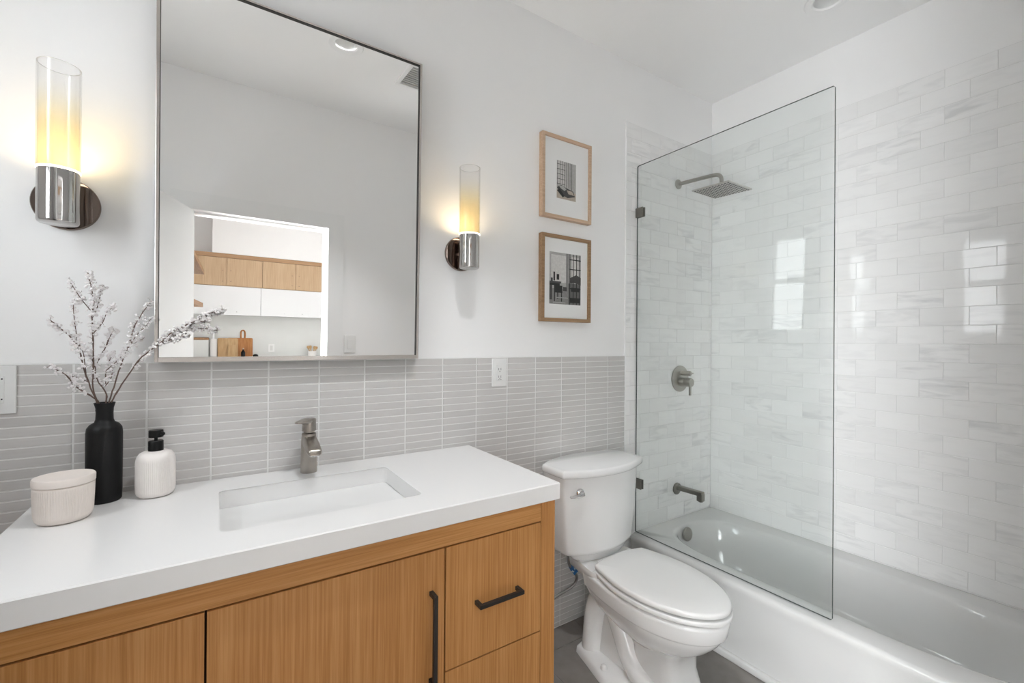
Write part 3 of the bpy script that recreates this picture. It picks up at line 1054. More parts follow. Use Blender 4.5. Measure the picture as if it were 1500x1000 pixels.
art2 += [R4(0, 0.0, 0.32, 0.36, 0.42), R4(1, 0.0, 0.36, 0.40, 0.44), R4(0, 0.12, 0.17, 0.45, 0.62), R4(0, 0.22, 0.30, 0.47, 0.58), R4(1, 0.04, 0.10, 0.44, 0.5),
         R4(0, 0.14, 0.40, 0.22, 0.36), R4(0, 0.14, 0.17, 0.05, 0.26), R4(0, 0.36, 0.39, 0.05, 0.26), R4(0, 0.24, 0.27, 0.1, 0.26), R4(1, 0.0, 0.08, 0.08, 0.36),
         (1, [(0.62, 0.52), (0.85, 0.6), (1.0, 0.55), (1.0, 0.40), (0.8, 0.44), (0.66, 0.42)]), R4(0, 0.68, 0.95, 0.26, 0.34), R4(0, 0.64, 0.98, 0.04, 0.12), R4(1, 0.42, 0.54, 0.26, 0.34), R4(4, 0.1, 0.5, 0.02, 0.04), R4(4, 0.2, 0.58, 0.12, 0.135)]
picture(1.446, 1.853, 'frame_brown', 0.0165, 'brown wood picture frame with a larger dining room photo, lower of the two frames', 1.297, 1.490, 1.529, 1.772, art2)

# ------------------------------------------------------------------ wall plates
t = thing('wall_outlet', 'white wall outlet on the grey tile between the mirror and toilet', 'outlet', (1.032, 0.0, 1.216))
b = NB()
box(b, 0.995, 1.069, -0.006, 0.001, 1.156, 1.277, 0.0025)
obj('cover_plate', b, 'plastic_white', t)
b = NB()
box(b, 1.0155, 1.0485, -0.0085, -0.005, 1.183, 1.250, 0.001)
sock = obj('sockets', b, 'plastic_white', t)
for zz in (1.230, 1.198):
    for xx in (1.0263, 1.0374):
        b = NB()
        box(b, xx - 0.0009, xx + 0.0009, -0.0089, -0.0084, zz - 0.004, zz + 0.006)
        obj('slot', b, 'slot', sock)
    b = NB()
    lathe(b, [(0, 0), (0.0022, 0), (0.0022, 0.0005), (0, 0.0005)], (1.032, -0.0084, zz - 0.0085), (0, -1, 0), n=12)
    obj('slot', b, 'slot', sock)
for xx in (1.0265, 1.0375):
    b = NB()
    box(b, xx - 0.0025, xx + 0.0025, -0.0089, -0.0084, 1.1855, 1.187)
    obj('test_button', b, 'slot', sock)
t = thing('wall_outlet', 'white wall outlet at the left picture edge above the jar', 'outlet', (-0.457, 0.0, 1.218))
b = NB()
box(b, -0.496, -0.419, -0.006, 0.001, 1.157, 1.279, 0.0025)
obj('cover_plate', b, 'plastic_white', t)
b = NB()
box(b, -0.4735, -0.4400, -0.0085, -0.005, 1.184, 1.252, 0.001)
sock = obj('sockets', b, 'plastic_white', t)
for zz in (1.238, 1.205):
    for xx in (-0.4625, -0.4505):
        b = NB()
        box(b, xx - 0.001, xx + 0.001, -0.0089, -0.0084, zz - 0.004, zz + 0.006)
        obj('slot', b, 'slot', sock)
for zz in (1.246, 1.195):
    b = NB()
    box(b, -0.4448, -0.4420, -0.0089, -0.0084, zz - 0.002, zz + 0.0015)
    obj('test_button', b, 'slot', sock)
t = thing('light_switch', 'white light switch on the far wall, seen in the mirror beside the doorway', 'light switch', (0.825, YF, 1.27))
b = NB()
box(b, 0.786, 0.864, YF, YF + 0.006, 1.208, 1.332, 0.0025)
obj('cover_plate', b, 'plastic_white', t)
b = NB()
box(b, 0.808, 0.842, YF + 0.005, YF + 0.009, 1.236, 1.304, 0.001)
obj('rocker', b, 'plastic_white', t)

# ------------------------------------------------------------------ toilet
TX, BX = 1.455, 1.470
t = thing('toilet', 'white two-piece toilet with closed lid between the vanity and bathtub', 'toilet', (BX, -0.4, 0.0))


def place(pts, cx, z, sx_=1.0, sy_=1.0, yc=0.0, dz=None):
    return [Vector((cx + x * sx_, -(yc + (y - yc) * sy_), z)) for x, y in pts]


# tank
b = NB()
tank = outline([(0, 0.268), (0.10, 0.258), (0.19, 0.228), (0.219, 0.213), (0.232, 0.195), (0.234, 0.15), (0.228, 0.06), (0.19, 0.035), (0.10, 0.025), (0, 0.022)])
loft(b, [place(tank, TX, 0.437, 0.80, 0.86, 0.13), place(tank, TX, 0.441, 0.845, 0.90, 0.13), place(tank, TX, 0.455, 0.865, 0.92, 0.13), place(tank, TX, 0.60, 0.935, 0.965, 0.13), place(tank, TX, 0.70, 0.97, 0.985, 0.13), place(tank, TX, 0.7795, 0.985, 0.99, 0.13)])
obj('tank', b, 'porcelain', t, True, auto=60)
b = NB()
lid = outline([(0, 0.290), (0.10, 0.279), (0.19, 0.249), (0.236, 0.228), (0.247, 0.216), (0.249, 0.16), (0.249, 0.095), (0.246, 0.082), (0.236, 0.072), (0.19, 0.047), (0.1, 0.018), (0, 0.008)])
loft(b, [place(lid, TX, 0.780, 0.975, 0.97, 0.15), place(lid, TX, 0.783, 0.99, 0.99, 0.15), place(lid, TX, 0.790, 1, 1, 0.15), place(lid, TX, 0.804, 1.0, 1.0, 0.15), place(lid, TX, 0.811, 0.985, 0.98, 0.15), place(lid, TX, 0.8135, 0.95, 0.94, 0.15)])
obj('tank_lid', b, 'porcelain', t, True, auto=60)
b = NB()
lx, ly, lz = 1.293, -0.2455, 0.715
lathe(b, [(0, 0), (0.0185, 0), (0.0185, 0.007), (0.015, 0.012), (0.010, 0.014), (0.010, 0.024), (0, 0.025)], (lx, ly + 0.012, lz), (-0.12, -1, 0), n=28)
tube(b, [(lx + 0.004, ly - 0.010, lz - 0.004), (lx - 0.02, ly - 0.012, lz - 0.005), (lx - 0.045, ly - 0.006, lz - 0.006), (lx - 0.062, ly + 0.0, lz - 0.006)], [0.0075, 0.0072, 0.0066, 0.004], 12)
obj('flush_lever', b, 'bright_chrome', t, True, label='chrome flush lever')

# bowl: rim, band, hull, pedestal
SEAT = [(0, 0.788), (0.065, 0.768), (0.125, 0.708), (0.165, 0.625), (0.184, 0.53), (0.182, 0.43), (0.168, 0.36), (0.150, 0.300), (0.138, 0.286), (0.07, 0.270), (0, 0.267)]
RIM = [(0, 0.780), (0.065, 0.761), (0.125, 0.703), (0.163, 0.622), (0.181, 0.53), (0.180, 0.43), (0.170, 0.33), (0.150, 0.24), (0.140, 0.215), (0.07, 0.20), (0, 0.195)]
seat_o, rim_o = outline(SEAT), outline(RIM)
b = NB()
loft(b, [place(rim_o, BX, 0.190, 0.50, 0.40, 0.50), place(rim_o, BX, 0.200, 0.60, 0.50, 0.50), place(rim_o, BX, 0.225, 0.73, 0.65, 0.50), place(rim_o, BX, 0.255, 0.835, 0.78, 0.50), place(rim_o, BX, 0.285, 0.905, 0.875, 0.50), place(rim_o, BX, 0.309, 0.945, 0.93, 0.50),
         place(rim_o, BX, 0.313, 0.948, 0.934, 0.50), place(rim_o, BX, 0.316, 0.970, 0.957, 0.50), place(rim_o, BX, 0.320, 0.976, 0.966, 0.50), place(rim_o, BX, 0.366, 0.998, 0.996, 0.50), place(rim_o, BX, 0.3745, 0.996, 0.994, 0.50), place(rim_o, BX, 0.3790, 0.980, 0.982, 0.50), place(rim_o, BX, 0.3805, 0.94, 0.95, 0.50)])
obj('bowl', b, 'porcelain', t, True, auto=50)
# deck under the tank
b = NB()
deck = outline([(0, 0.33), (0.12, 0.33), (0.152, 0.31), (0.155, 0.26), (0.125, 0.12), (0.115, 0.075), (0.09, 0.06), (0, 0.06)])
loft(b, [place(deck, BX - 0.005, 0.330, 0.80, 0.8, 0.2), place(deck, BX - 0.005, 0.345, 0.90, 0.93, 0.2), place(deck, BX - 0.005, 0.38, 0.99, 0.99, 0.2), place(deck, BX - 0.005, 0.392, 1, 1, 0.2), place(deck, BX - 0.005, 0.400, 0.97, 0.98, 0.2)])
neck = outline([(0, 0.235), (0.10, 0.225), (0.165, 0.20), (0.175, 0.17), (0.165, 0.08), (0.10, 0.06), (0, 0.06)])
loft(b, [place(neck, TX + 0.005, 0.398, 0.78, 0.9, 0.15), place(neck, TX + 0.005, 0.418, 0.93, 0.97, 0.15), place(neck, TX + 0.005, 0.438, 1, 1, 0.15)])
obj('tank_deck', b, 'porcelain', t, True, auto=50)
# pedestal: front column, side trapway and foot
b = NB()


def ped(z, hw, y0, y1, r):
    return [Vector((BX + x, -y, z)) for x, y in rrect(-hw, hw, y0, y1, r, 6)]


loft(b, [ped(0.0, 0.105, 0.42, 0.665, 0.05), ped(0.012, 0.105, 0.42, 0.665, 0.05), ped(0.03, 0.100, 0.425, 0.655, 0.05), ped(0.12, 0.092, 0.43, 0.630, 0.05), ped(0.17, 0.094, 0.43, 0.630, 0.05), ped(0.205, 0.110, 0.42, 0.645, 0.055), ped(0.235, 0.12, 0.40, 0.66, 0.06)])
loft(b, [ped(0.02, 0.092, 0.20, 0.45, 0.03), ped(0.15, 0.080, 0.215, 0.45, 0.03), ped(0.26, 0.075, 0.23, 0.45, 0.03), ped(0.34, 0.09, 0.22, 0.45, 0.03)])
foot = outline([(0, 0.60), (0.09, 0.58), (0.125, 0.53), (0.150, 0.46), (0.182, 0.40), (0.184, 0.36), (0.160, 0.26), (0.145, 0.195), (0.13, 0.17), (0.06, 0.155), (0, 0.155)])
loft(b, [place(foot, BX, 0.0, 1, 1, 0.35), place(foot, BX, 0.022, 0.985, 0.985, 0.35), place(foot, BX, 0.030, 0.93, 0.94, 0.35), place(foot, BX, 0.036, 0.80, 0.85, 0.35)])
obj('pedestal', b, 'porcelain', t, True, auto=50)
b = NB()
for s in (-1, 1):
    P = [(0.088, 0.222, 0.010), (0.084, 0.225, 0.08), (0.078, 0.232, 0.17), (0.072, 0.252, 0.245), (0.068, 0.295, 0.275), (0.066, 0.338, 0.245), (0.068, 0.382, 0.175), (0.076, 0.430, 0.105), (0.082, 0.485, 0.062), (0.078, 0.56, 0.040)]
    sp_ = spline([(BX + s * x, -y, z) for x, y, z in P], 5)
    n = len(sp_)
    tube(b, sp_, [0.050 - 0.008 * abs(i / n - 0.5) for i in range(n)], 20)
obj('trapway', b, 'porcelain', t, True)
for s in (-1, 1):
    b = NB()
    lathe(b, [(0.0, 0.0), (0.0135, 0.0), (0.0135, 0.012), (0.011, 0.019), (0.006, 0.023), (0, 0.024)], (BX + s * 0.148, -0.352, 0.027), n=24)
    obj('bolt_cap', b, 'plastic_white', t, True)
# seat ring and lid, each on bumpers that leave a dark gap
b = NB()
loft(b, [place(seat_o, BX, 0.3805, 0.90, 0.91, 0.52), place(seat_o, BX, 0.3886, 0.90, 0.91, 0.52), place(seat_o, BX, 0.3888, 0.995, 0.996, 0.52), place(seat_o, BX, 0.3925, 1.0, 1.0, 0.52), place(seat_o, BX, 0.402, 1.0, 1.0, 0.52), place(seat_o, BX, 0.4040, 0.992, 0.994, 0.52), place(seat_o, BX, 0.4045, 0.97, 0.975, 0.52)])
obj('seat', b, 'plastic_white', t, True, auto=60)
b = NB()
loft(b, [place(seat_o, BX, 0.4046, 0.86, 0.87, 0.52), place(seat_o, BX, 0.4118, 0.86, 0.87, 0.52), place(seat_o, BX, 0.4120, 0.975, 0.979, 0.52), place(seat_o, BX, 0.4145, 0.981, 0.985, 0.52), place(seat_o, BX, 0.424, 0.981, 0.985, 0.52), place(seat_o, BX, 0.4285, 0.970, 0.975, 0.52), place(seat_o, BX, 0.4310, 0.94, 0.95, 0.52), place(seat_o, BX, 0.4325, 0.6, 0.6, 0.52)])
obj('seat_lid', b, 'plastic_white', t, True, auto=60)
for s in (-1, 1):
    b = NB()
    box(b, BX + s * 0.075 - 0.022, BX + s * 0.075 + 0.022, -0.282, -0.250, 0.386, 0.415, 0.006)
    obj('hinge', b, 'plastic_white', t, True)

# water supply hose
t = thing('water_supply_hose', 'grey braided toilet supply hose with a blue tag below the tank', 'hose', (1.32, -0.12, 0.15))
b = NB()
hp = spline([(1.322, -0.125, 0.435), (1.325, -0.122, 0.395), (1.345, -0.112, 0.345), (1.384, -0.100, 0.300), (1.408, -0.092, 0.260), (1.392, -0.080, 0.222), (1.335, -0.062, 0.195), (1.26, -0.05, 0.172), (1.17, -0.04, 0.16), (1.08, -0.035, 0.17)], 6)
tube(b, hp, 0.0065, 12)
obj('hose', b, 'hose', t, True)
b = NB()
tube(b, [(1.352, -0.109, 0.336), (1.366, -0.1055, 0.322), (1.388, -0.099, 0.295)], 0.0088, 12)
MT_ = Matrix.Translation((1.372, -0.110, 0.315)) @ Matrix.Rotation(0.7, 4, 'Y')
box(b, -0.022, 0.022, -0.001, 0.0, -0.010, 0.010, M=MT_)
box(b, -0.024, 0.018, -0.003, -0.002, -0.016, -0.004, M=Matrix.Translation((1.385, -0.112, 0.318)) @ Matrix.Rotation(-0.5, 4, 'Y'))
obj('tag', b, 'tag_blue', t, label='blue tag')
b = NB()
box(b, -0.008, 0.006, -0.0013, -0.001, -0.010, 0.010, M=MT_)
obj('tag_stripe', b, 'tag_white', t, label='pale stripe on the tag')
b = NB()
lathe(b, [(0, 0), (0.013, 0), (0.013, 0.03), (0.008, 0.03), (0.008, 0.036), (0, 0.036)], (1.08, -0.035, 0.165), (0, 0, 1), n=16)
lathe(b, [(0, 0), (0.009, 0), (0.009, 0.036), (0, 0.036)], (1.08, 0.0, 0.165), (0, -1, 0), n=16)
obj('shutoff_valve', b, 'bright_chrome', t, True)

# ------------------------------------------------------------------ bathtub
TX0, TX1, TY0, TY1, TZ = 1.847, 2.590, -1.52, -0.003, 0.333
t = thing('bathtub', 'white alcove bathtub along the marble wall behind the glass screen', 'bathtub', (2.22, -0.76, 0.0))
NT = 96


def super_ring(cx, cy, a, bb_, p, z, squash_front=None):
    L = []
    for i in range(NT):
        th = 2 * math.pi * i / NT
        c, s = math.cos(th), math.sin(th)
        k = (abs(c) ** p + abs(s) ** p) ** (-1.0 / p)
        L.append(Vector((cx + a * k * c, cy + bb_ * k * s, z)))
    return L


def rect_ring(x0, x1, y0, y1, z):
    cx, cy = (x0 + x1) / 2, (y0 + y1) / 2
    a, bb_ = (x1 - x0) / 2, (y1 - y0) / 2
    L = []
    for i in range(NT):
        th = 2 * math.pi * i / NT
        c, s = math.cos(th), math.sin(th)
        k = (abs(c) ** 40 + abs(s) ** 40) ** (-1.0 / 40)
        L.append(Vector((cx + a * k * c, cy + bb_ * k * s, z)))
    return L


bx, by = 2.232, -0.785
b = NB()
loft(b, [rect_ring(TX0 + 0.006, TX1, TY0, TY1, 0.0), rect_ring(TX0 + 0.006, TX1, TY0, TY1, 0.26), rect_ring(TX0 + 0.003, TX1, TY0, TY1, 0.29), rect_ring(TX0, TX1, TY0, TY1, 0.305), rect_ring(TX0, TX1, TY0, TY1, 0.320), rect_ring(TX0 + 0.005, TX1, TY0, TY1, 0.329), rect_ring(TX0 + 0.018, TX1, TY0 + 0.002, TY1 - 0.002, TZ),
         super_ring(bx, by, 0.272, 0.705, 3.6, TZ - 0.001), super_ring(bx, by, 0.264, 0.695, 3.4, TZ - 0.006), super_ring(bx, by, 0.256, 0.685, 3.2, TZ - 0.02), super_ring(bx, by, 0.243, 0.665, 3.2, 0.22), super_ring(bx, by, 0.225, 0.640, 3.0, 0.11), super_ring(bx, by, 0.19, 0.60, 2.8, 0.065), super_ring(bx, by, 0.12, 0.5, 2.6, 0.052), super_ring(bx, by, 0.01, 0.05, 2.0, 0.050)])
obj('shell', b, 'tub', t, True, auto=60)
b = NB()
box(b, TX0 - 0.012, TX0 + 0.010, TY0, TY1 - 0.004, 0.0, 0.030, 0.006, seg=3)
obj('skirt_base', b, 'tub', t, True)
b = NB()
lathe(b, [(0, 0), (0.034, 0), (0.037, 0.003), (0.037, 0.010), (0.034, 0.014), (0, 0.015)], (2.196, -0.112, 0.292), (0, -1, 0.12), n=40)
obj('overflow_cover', b, 'nickel_satin', t, True, label='brushed nickel round overflow cover')

# ------------------------------------------------------------------ glass screen
GX, GY = 1.9024, -0.933
t = thing('shower_screen', 'clear frameless glass shower screen standing on the bathtub rim', 'glass screen', (GX, -0.47, TZ))
b = NB()
gt = 0.0045
prof = rrect(GY, -0.006, 0.3345, 2.302, 0.008, 5)
loft(b, [[Vector((GX - gt, y, z)) for y, z in prof], [Vector((GX + gt, y, z)) for y, z in prof]])
for f in b.faces:
    f.material_index = 0 if abs(f.normal.x) > 0.9 or len(f.verts) > 4 else 1
obj('glass_pane', b, ['screen_glass', 'glass_edge'], t)
for zz in (2.048, 0.596):
    b = NB()
    for s in (-1, 1):
        box(b, GX + s * (gt + 0.0002) - (0.006 if s < 0 else 0), GX + s * (gt + 0.0002) + (0.006 if s > 0 else 0), -0.050, -0.0005, zz - 0.025, zz + 0.025, 0.0012)
    obj('glass_clamp', b, 'nickel_dark', t, label='dark nickel square glass clamp')

# ------------------------------------------------------------------ shower fittings
ax = 2.254
t = thing('rain_shower', 'brushed nickel square rain shower head on a wall arm', 'shower', (ax, 0.0, 2.27))
b = NB()
lathe(b, [(0, 0), (0.027, 0), (0.0285, 0.003), (0.027, 0.007), (0.014, 0.010), (0, 0.010)], (ax, 0.0, 2.276), (0, -1, 0), n=40)
obj('flange', b, 'nickel_satin', t, True)
b = NB()
path = spline([(ax, -0.008, 2.276), (ax, -0.10, 2.270), (ax, -0.21, 2.262), (ax, -0.248, 2.256), (ax, -0.268, 2.238), (ax, -0.272, 2.205), (ax, -0.272, 2.178)], 6)
tube(b, path, 0.0105, 16)
obj('arm', b, 'nickel_satin', t, True)
b = NB()
hc = (ax, -0.272)
hh = 0.107
rot = Matrix.Translation((hc[0], hc[1], 2.169)) @ Matrix.Rotation(math.radians(2), 4, 'X')
box(b, -hh, hh, -hh, hh, -0.004, 0.004, 0.0025, M=rot)
tb = NB()
lathe(tb, [(0.03, 0.004), (0.026, 0.009), (0.014, 0.014), (0, 0.014)], (0, 0, 0), n=28)
bmesh.ops.transform(tb, matrix=rot, verts=tb.verts[:])
merge(b, tb)
head = obj('head_plate', b, 'nickel_pale', t)
b = NB()
for i in range(12):
    for j in range(12):
        tb = NB()
        x = -0.0935 + 0.017 * i
        y = -0.0935 + 0.017 * j
        lathe(tb, [(0.0045, -0.0039), (0.0040, -0.0060), (0.0014, -0.0064)], (x, y, 0), n=8)
        bmesh.ops.transform(tb, matrix=rot, verts=tb.verts[:])
        merge(b, tb)
obj('nozzles', b, 'nozzle', head, kind='stuff', label='grey rubber nozzles')

t = thing('shower_valve', 'brushed nickel round shower valve trim below the shower head', 'shower valve', (2.279, 0.0, 1.142))
vxx, vz = 2.279, 1.142
b = NB()
lathe(b, [(0, 0), (0.074, 0), (0.077, 0.003), (0.076, 0.008), (0.070, 0.011), (0, 0.012)], (vxx, 0, vz), (0, -1, 0), n=56)
obj('plate', b, 'nickel_satin', t, True)
b = NB()
lathe(b, [(0, 0.011), (0.026, 0.011), (0.026, 0.036), (0.024, 0.040), (0.025, 0.042), (0.025, 0.078), (0.023, 0.082), (0, 0.083)], (vxx, 0, vz - 0.018), (0, -1, 0), n=40)
box(b, vxx - 0.006, vxx + 0.006, -0.078, -0.066, vz - 0.092, vz - 0.030, 0.002)
obj('lever', b, 'nickel_satin', t, True)
b = NB()
lathe(b, [(0, 0.011), (0.014, 0.011), (0.014, 0.070), (0.012, 0.074), (0, 0.075)], (vxx + 0.002, 0, vz + 0.034), (0, -1, 0), n=32)
box(b, vxx + 0.005, vxx + 0.036, -0.070, -0.058, vz + 0.030, vz + 0.038, 0.002)
obj('diverter_knob', b, 'nickel_satin', t, True)

t = thing('tub_spout', 'dark nickel square tub spout on the marble end wall', 'tub spout', (2.257, 0.0, 0.497))
b = NB()
lathe(b, [(0, 0), (0.032, 0), (0.034, 0.003), (0.033, 0.009), (0.028, 0.012), (0, 0.012)], (2.257, 0.0, 0.503), (0, -1, 0), n=40)
obj('flange', b, 'nickel_dark', t, True)
b = NB()
Mx = Matrix.Translation((2.257, 0, 0.505))
box(b, -0.016, 0.016, -0.172, -0.010, -0.006, 0.018, 0.003, M=Mx @ Matrix.Rotation(math.radians(-1.5), 4, 'X'))
box(b, -0.016, 0.016, -0.174, -0.142, -0.030, 0.012, 0.003, M=Mx)
lathe(b, [(0, -0.034), (0.012, -0.034), (0.012, -0.026), (0, -0.026)], (2.257, -0.158, 0.505), n=24)
obj('spout', b, 'nickel_dark', t, True)

# ------------------------------------------------------------------ the kitchen beyond the doorway (seen in the mirror)
KX0, KX1, KY0, KY1, KZ = -0.75, 3.7, -5.5, YF - 0.12, 2.84
b = NB()
box(b, -1.9, KX1 + 0.1, KY0 - 0.1, KY1, -0.1, 0.0)
struct('floor_kitchen', b, 'kitchen_floor')
b = NB()
box(b, -1.9, KX1 + 0.1, KY0 - 0.1, KY1, KZ, KZ + 0.1)
struct('ceiling_kitchen', b, 'ceiling')
b = NB()
box(b, -0.42, KX1 + 0.1, KY0 - 0.1, KY0, 0, KZ)
struct('wall_kitchen_back', b, 'wall')
b = NB()
box(b, -0.42, -0.32, KY0, -2.5, 0, KZ)
struct('wall_kitchen_left', b, 'wall')
b = NB()
box(b, -1.1, -1.0, -2.5, KY1, 0, KZ)
box(b, -1.1, -0.42, -2.6, -2.5, 0, KZ)
box(b, -1.1, KX0 - 0.12, KY1, KY1 + 0.1, 0, KZ)
struct('wall_passage', b, 'wall')
b = NB()
box(b, KX1, KX1 + 0.1, KY0, KY1, 0, KZ)
struct('wall_kitchen_right', b, 'wall')
b = NB()
box(b, XR + 0.13, KX1, KY1 - 0.001, KY1 + 0.12, 0, KZ)
struct('wall_kitchen_front', b, 'wall')
b = NB()
box(b, 0.066, KX1, -5.5, -5.2, 2.268, KZ)
struct('wall_kitchen_soffit', b, 'wall')
b = NB()
box(b, -0.32, KX1, -5.5, -5.487, 0.945, 1.49)
struct('wall_kitchen_backsplash', b, 'splash')

b = NB()
box(b, -0.318, 3.4, -5.485, -4.88, 0.905, 0.945, 0.003)
solo('kitchen_countertop', b, 'quartz', 'pale kitchen countertop holding cutting boards, reflected in the mirror', 'countertop', (1.0, -5.2, 0.905))
t = thing('kitchen_base_cabinet', 'white kitchen base cabinets under the pale countertop', 'cabinet', (1.0, -5.2, 0.0))
b = NB()
box(b, -0.318, 3.4, -5.48, -4.92, 0.0, 0.904)
obj('carcass', b, 'white_gloss', t)
for k in range(6):
    b = NB()
    box(b, -0.315 + 0.615 * k, 0.295 + 0.615 * k, -4.918, -4.90, 0.1, 0.895, 0.002)
    obj('door', b, 'white_gloss', t)

b = NB()
box(b, -0.318, 3.2, -5.5, -5.195, 2.214, 2.265, 0.001)
solo('cabinet_crown', b, 'kitchen_band', 'brown wood crown strip on top of the reflected oak wall cabinets', 'crown strip', (1.0, -5.3, 2.214))


def wall_cab(x0, x1, xm, label):
    t = thing('wall_cabinet', label, 'cabinet', ((x0 + x1) / 2, -5.35, 1.857), 'oak wall cabinets in the mirror')
    b = NB()
    box(b, x0, x1, -5.486, -5.2185, 1.857, 2.213)
    obj('carcass', b, 'kitchen_oak', t)
    for a, c, s in ((x0, xm, 1), (xm, x1, -1)):
        b = NB()
        box(b, a + 0.003, c - 0.003, -5.218, -5.20, 1.860, 2.211, 0.001)
        d = obj('door', b, 'kitchen_oak', t)
        hx = (c - 0.042) if s > 0 else (a + 0.045)
        b = NB()
        tube(b, [(hx, -5.20, 2.055), (hx, -5.222, 2.052), (hx, -5.226, 2.03), (hx, -5.226, 1.935), (hx, -5.222, 1.915), (hx, -5.20, 1.912)], 0.008, 8)
        obj('handle', b, 'bronze', d, True)


wall_cab(-0.18, 0.619, 0.2195, 'pale oak wall cabinet pair reflected nearest the open door')
wall_cab(0.6195, 1.43, 1.018, 'pale oak wall cabinet pair reflected nearest the right door casing')


def lift_cab(x0, x1, h0, h1, label):
    t = thing('lift_up_cabinet', label, 'cabinet', ((x0 + x1) / 2, -5.35, 1.491), 'white lift-up cabinets in the mirror')
    b = NB()
    box(b, x0, x1, -5.486, -5.2185, 1.491, 1.856)
    obj('carcass', b, 'white_gloss', t)
    b = NB()
    box(b, x0 + 0.003, x1 - 0.003, -5.218, -5.20, 1.492, 1.854, 0.001)
    d = obj('door', b, 'white_gloss', t)
    b = NB()
    box(b, h0, h1, -5.228, -5.214, 1.525, 1.540, 0.002)
    box(b, h0, h0 + 0.01, -5.217, -5.20, 1.528, 1.538)
    box(b, h1 - 0.01, h1, -5.217, -5.20, 1.528, 1.538)
    obj('handle', b, 'hose', d)


lift_cab(-0.23, 0.6025, 0.105, 0.338, 'glossy white lift-up cabinet reflected below the oak pair nearest the open door')
lift_cab(0.603, 1.43, 0.88, 1.111, 'glossy white lift-up cabinet reflected below the oak pair by the right casing')

for z0, y0, y1, xa, xb, lab in ((1.935, -4.66, -2.56, -0.017, -0.100, 'upper floating wood shelf reflected beside the open door'), (1.540, -3.75, -2.56, -0.026, -0.105, 'lower floating wood shelf reflected beside the open door')):
    b = NB()
    pl = [(-0.319, y0), (xa, y0), (xb, y1), (-0.319, y1)]
    loft(b, [[Vector((x, y, z0)) for x, y in pl], [Vector((x, y, z0 + 0.04)) for x, y in pl]])
    solo('wall_shelf', b, 'shelf_wood', lab, 'shelf', (-0.17, (y0 + y1) / 2, z0), 'wood shelves in the mirror')

# things on the kitchen counter
ct_z = 0.945


def board(x0, x1, z1, y, m, label, handle=None, lean=0.05, corner=0.012):
    t = thing('cutting_board', label, 'cutting board', ((x0 + x1) / 2, y, ct_z), 'cutting boards in the mirror')
    b = NB()
    pr = rrect(x0, x1, 0, z1 - ct_z, corner, 4)
    loft(b, [[Vector((x, y - lean * zz / 0.24 * 0.5, ct_z + zz)) for x, zz in pr], [Vector((x, y - 0.018 - lean * zz / 0.24 * 0.5, ct_z + zz)) for x, zz in pr]][::-1])
    o = obj('slab', b, m, t)
    if handle:
        hx0, hx1, hz = handle
        b = NB()
        pts = [(hx0 + 0.006, z1 - 0.005), (hx0 + 0.006, hz - 0.03), ((hx0 + hx1) / 2, hz - 0.006), (hx1 - 0.006, hz - 0.03), (hx1 - 0.006, z1 - 0.005)]
        tube(b, [Vector((x, y - 0.009 - lean * (zz - ct_z) / 0.24 * 0.5, zz)) for x, zz in [(p.x, p.y) for p in spline([(a, c, 0) for a, c in pts], 5)]], 0.010, 10)
        obj('handle', b, m, t, True)


board(0.25, 0.536, 1.191, -5.445, 'board_brown', 'brown wooden cutting board with a loop handle, reflected at the back', (0.394, 0.451, 1.30), 0.04)
board(0.135, 0.364, 1.188, -5.410, 'board_light', 'light wooden cutting board reflected in front of the brown board', None, 0.04)
board(0.25, 0.345, 1.10, -5.375, 'board_light', 'smallest light cutting board, leaning in front of the others', None, 0.03)
t = thing('bread_box', 'white marbled box with a wooden lid reflected beside the open door', 'bread box', (-0.08, -5.40, ct_z))
b = NB()
box(b, -0.24, 0.038, -5.46, -5.34, ct_z, 1.165, 0.004)
obj('body', b, 'splash', t)
b = NB()
box(b, -0.243, 0.041, -5.462, -5.338, 1.166, 1.194, 0.004)
obj('lid', b, 'shelf_wood', t)
t = thing('paper_towel_stand', 'white upright paper towel stand reflected beside the cutting boards', 'paper towel stand', (0.085, -5.42, ct_z))
b = NB()
lathe(b, [(0, 0), (0.045, 0), (0.045, 0.010), (0.014, 0.012), (0.014, 0.312), (0.010, 0.318), (0, 0.318)], (0.088, -5.38, ct_z), n=28)
obj('post', b, 'white_gloss', t, True)
b = NB()
lathe(b, [(0.016, 0.0125), (0.040, 0.0125), (0.040, 0.235), (0.016, 0.235)], (0.088, -5.38, ct_z), n=28)
obj('roll', b, 'pearl', t, True)
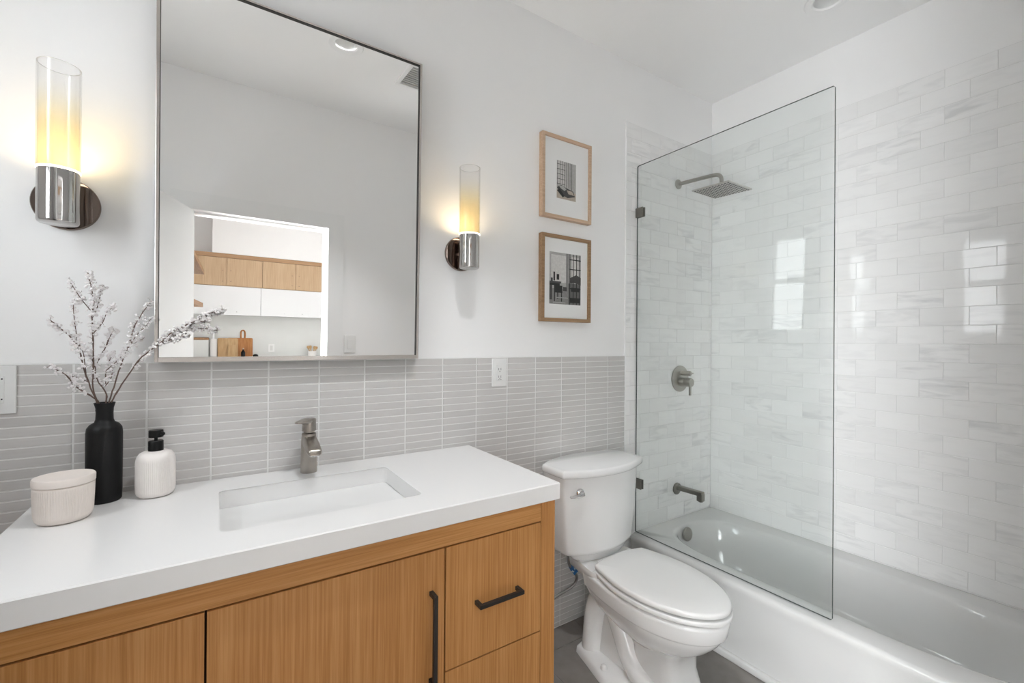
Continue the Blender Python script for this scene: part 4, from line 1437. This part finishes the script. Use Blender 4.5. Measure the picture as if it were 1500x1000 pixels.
t = thing('dark_bottle', 'small dark glass bottle reflected before the cutting boards', 'bottle', (0.418, -5.34, ct_z))
b = NB()
lathe(b, [(0, 0), (0.024, 0), (0.025, 0.004), (0.025, 0.06), (0.018, 0.075), (0.009, 0.085), (0.009, 0.10), (0, 0.10)], (0.418, -5.34, ct_z), n=24)
obj('body', b, 'black_ceramic', t, True)
b = NB()
lathe(b, [(0, 0.1005), (0.011, 0.1005), (0.011, 0.118), (0, 0.118)], (0.418, -5.34, ct_z), n=20)
obj('cap', b, 'frame_pale', t, True)
b = NB()
lathe(b, [(0, 0), (0.03, 0.0), (0.034, 0.012), (0.028, 0.026), (0.012, 0.034), (0, 0.035)], (0.565, -5.38, ct_z), n=24)
solo('dark_dish', b, 'black_ceramic', 'small dark dish reflected beside the brown cutting board', 'dish', (0.565, -5.38, ct_z), smooth=True)
t = thing('utensil_crock', 'white crock with wooden utensils reflected beside the right door casing', 'crock', (1.28, -5.40, ct_z))
b = NB()
lathe(b, [(0, 0), (0.052, 0), (0.056, 0.004), (0.058, 0.07), (0.054, 0.07), (0.050, 0.01), (0, 0.008)], (1.28, -5.40, ct_z), n=32)
obj('pot', b, 'pearl', t, True)
for k, (dx, dz) in enumerate(((-0.055, 0.145), (-0.025, 0.15), (0.03, 0.14), (0.055, 0.135))):
    b = NB()
    tube(b, [(1.28 + dx * 0.3, -5.40, ct_z + 0.012), (1.28 + dx * 0.8, -5.40, ct_z + 0.09), (1.28 + dx, -5.40, ct_z + dz - 0.02), (1.28 + dx * 1.1, -5.40, ct_z + dz)], [0.005, 0.006, 0.02, 0.012], 10)
    obj('utensil', b, 'board_light', t, True)
t = thing('wall_outlet', 'white outlet on the kitchen backsplash reflected in the mirror', 'outlet', (0.765, -5.487, 1.055))
b = NB()
box(b, 0.727, 0.803, -5.487, -5.481, 1.0, 1.11, 0.002)
obj('cover_plate', b, 'plastic_white', t)
b = NB()
box(b, 0.748, 0.782, -5.481, -5.478, 1.02, 1.09, 0.001)
obj('sockets', b, 'lamp_lens', t)
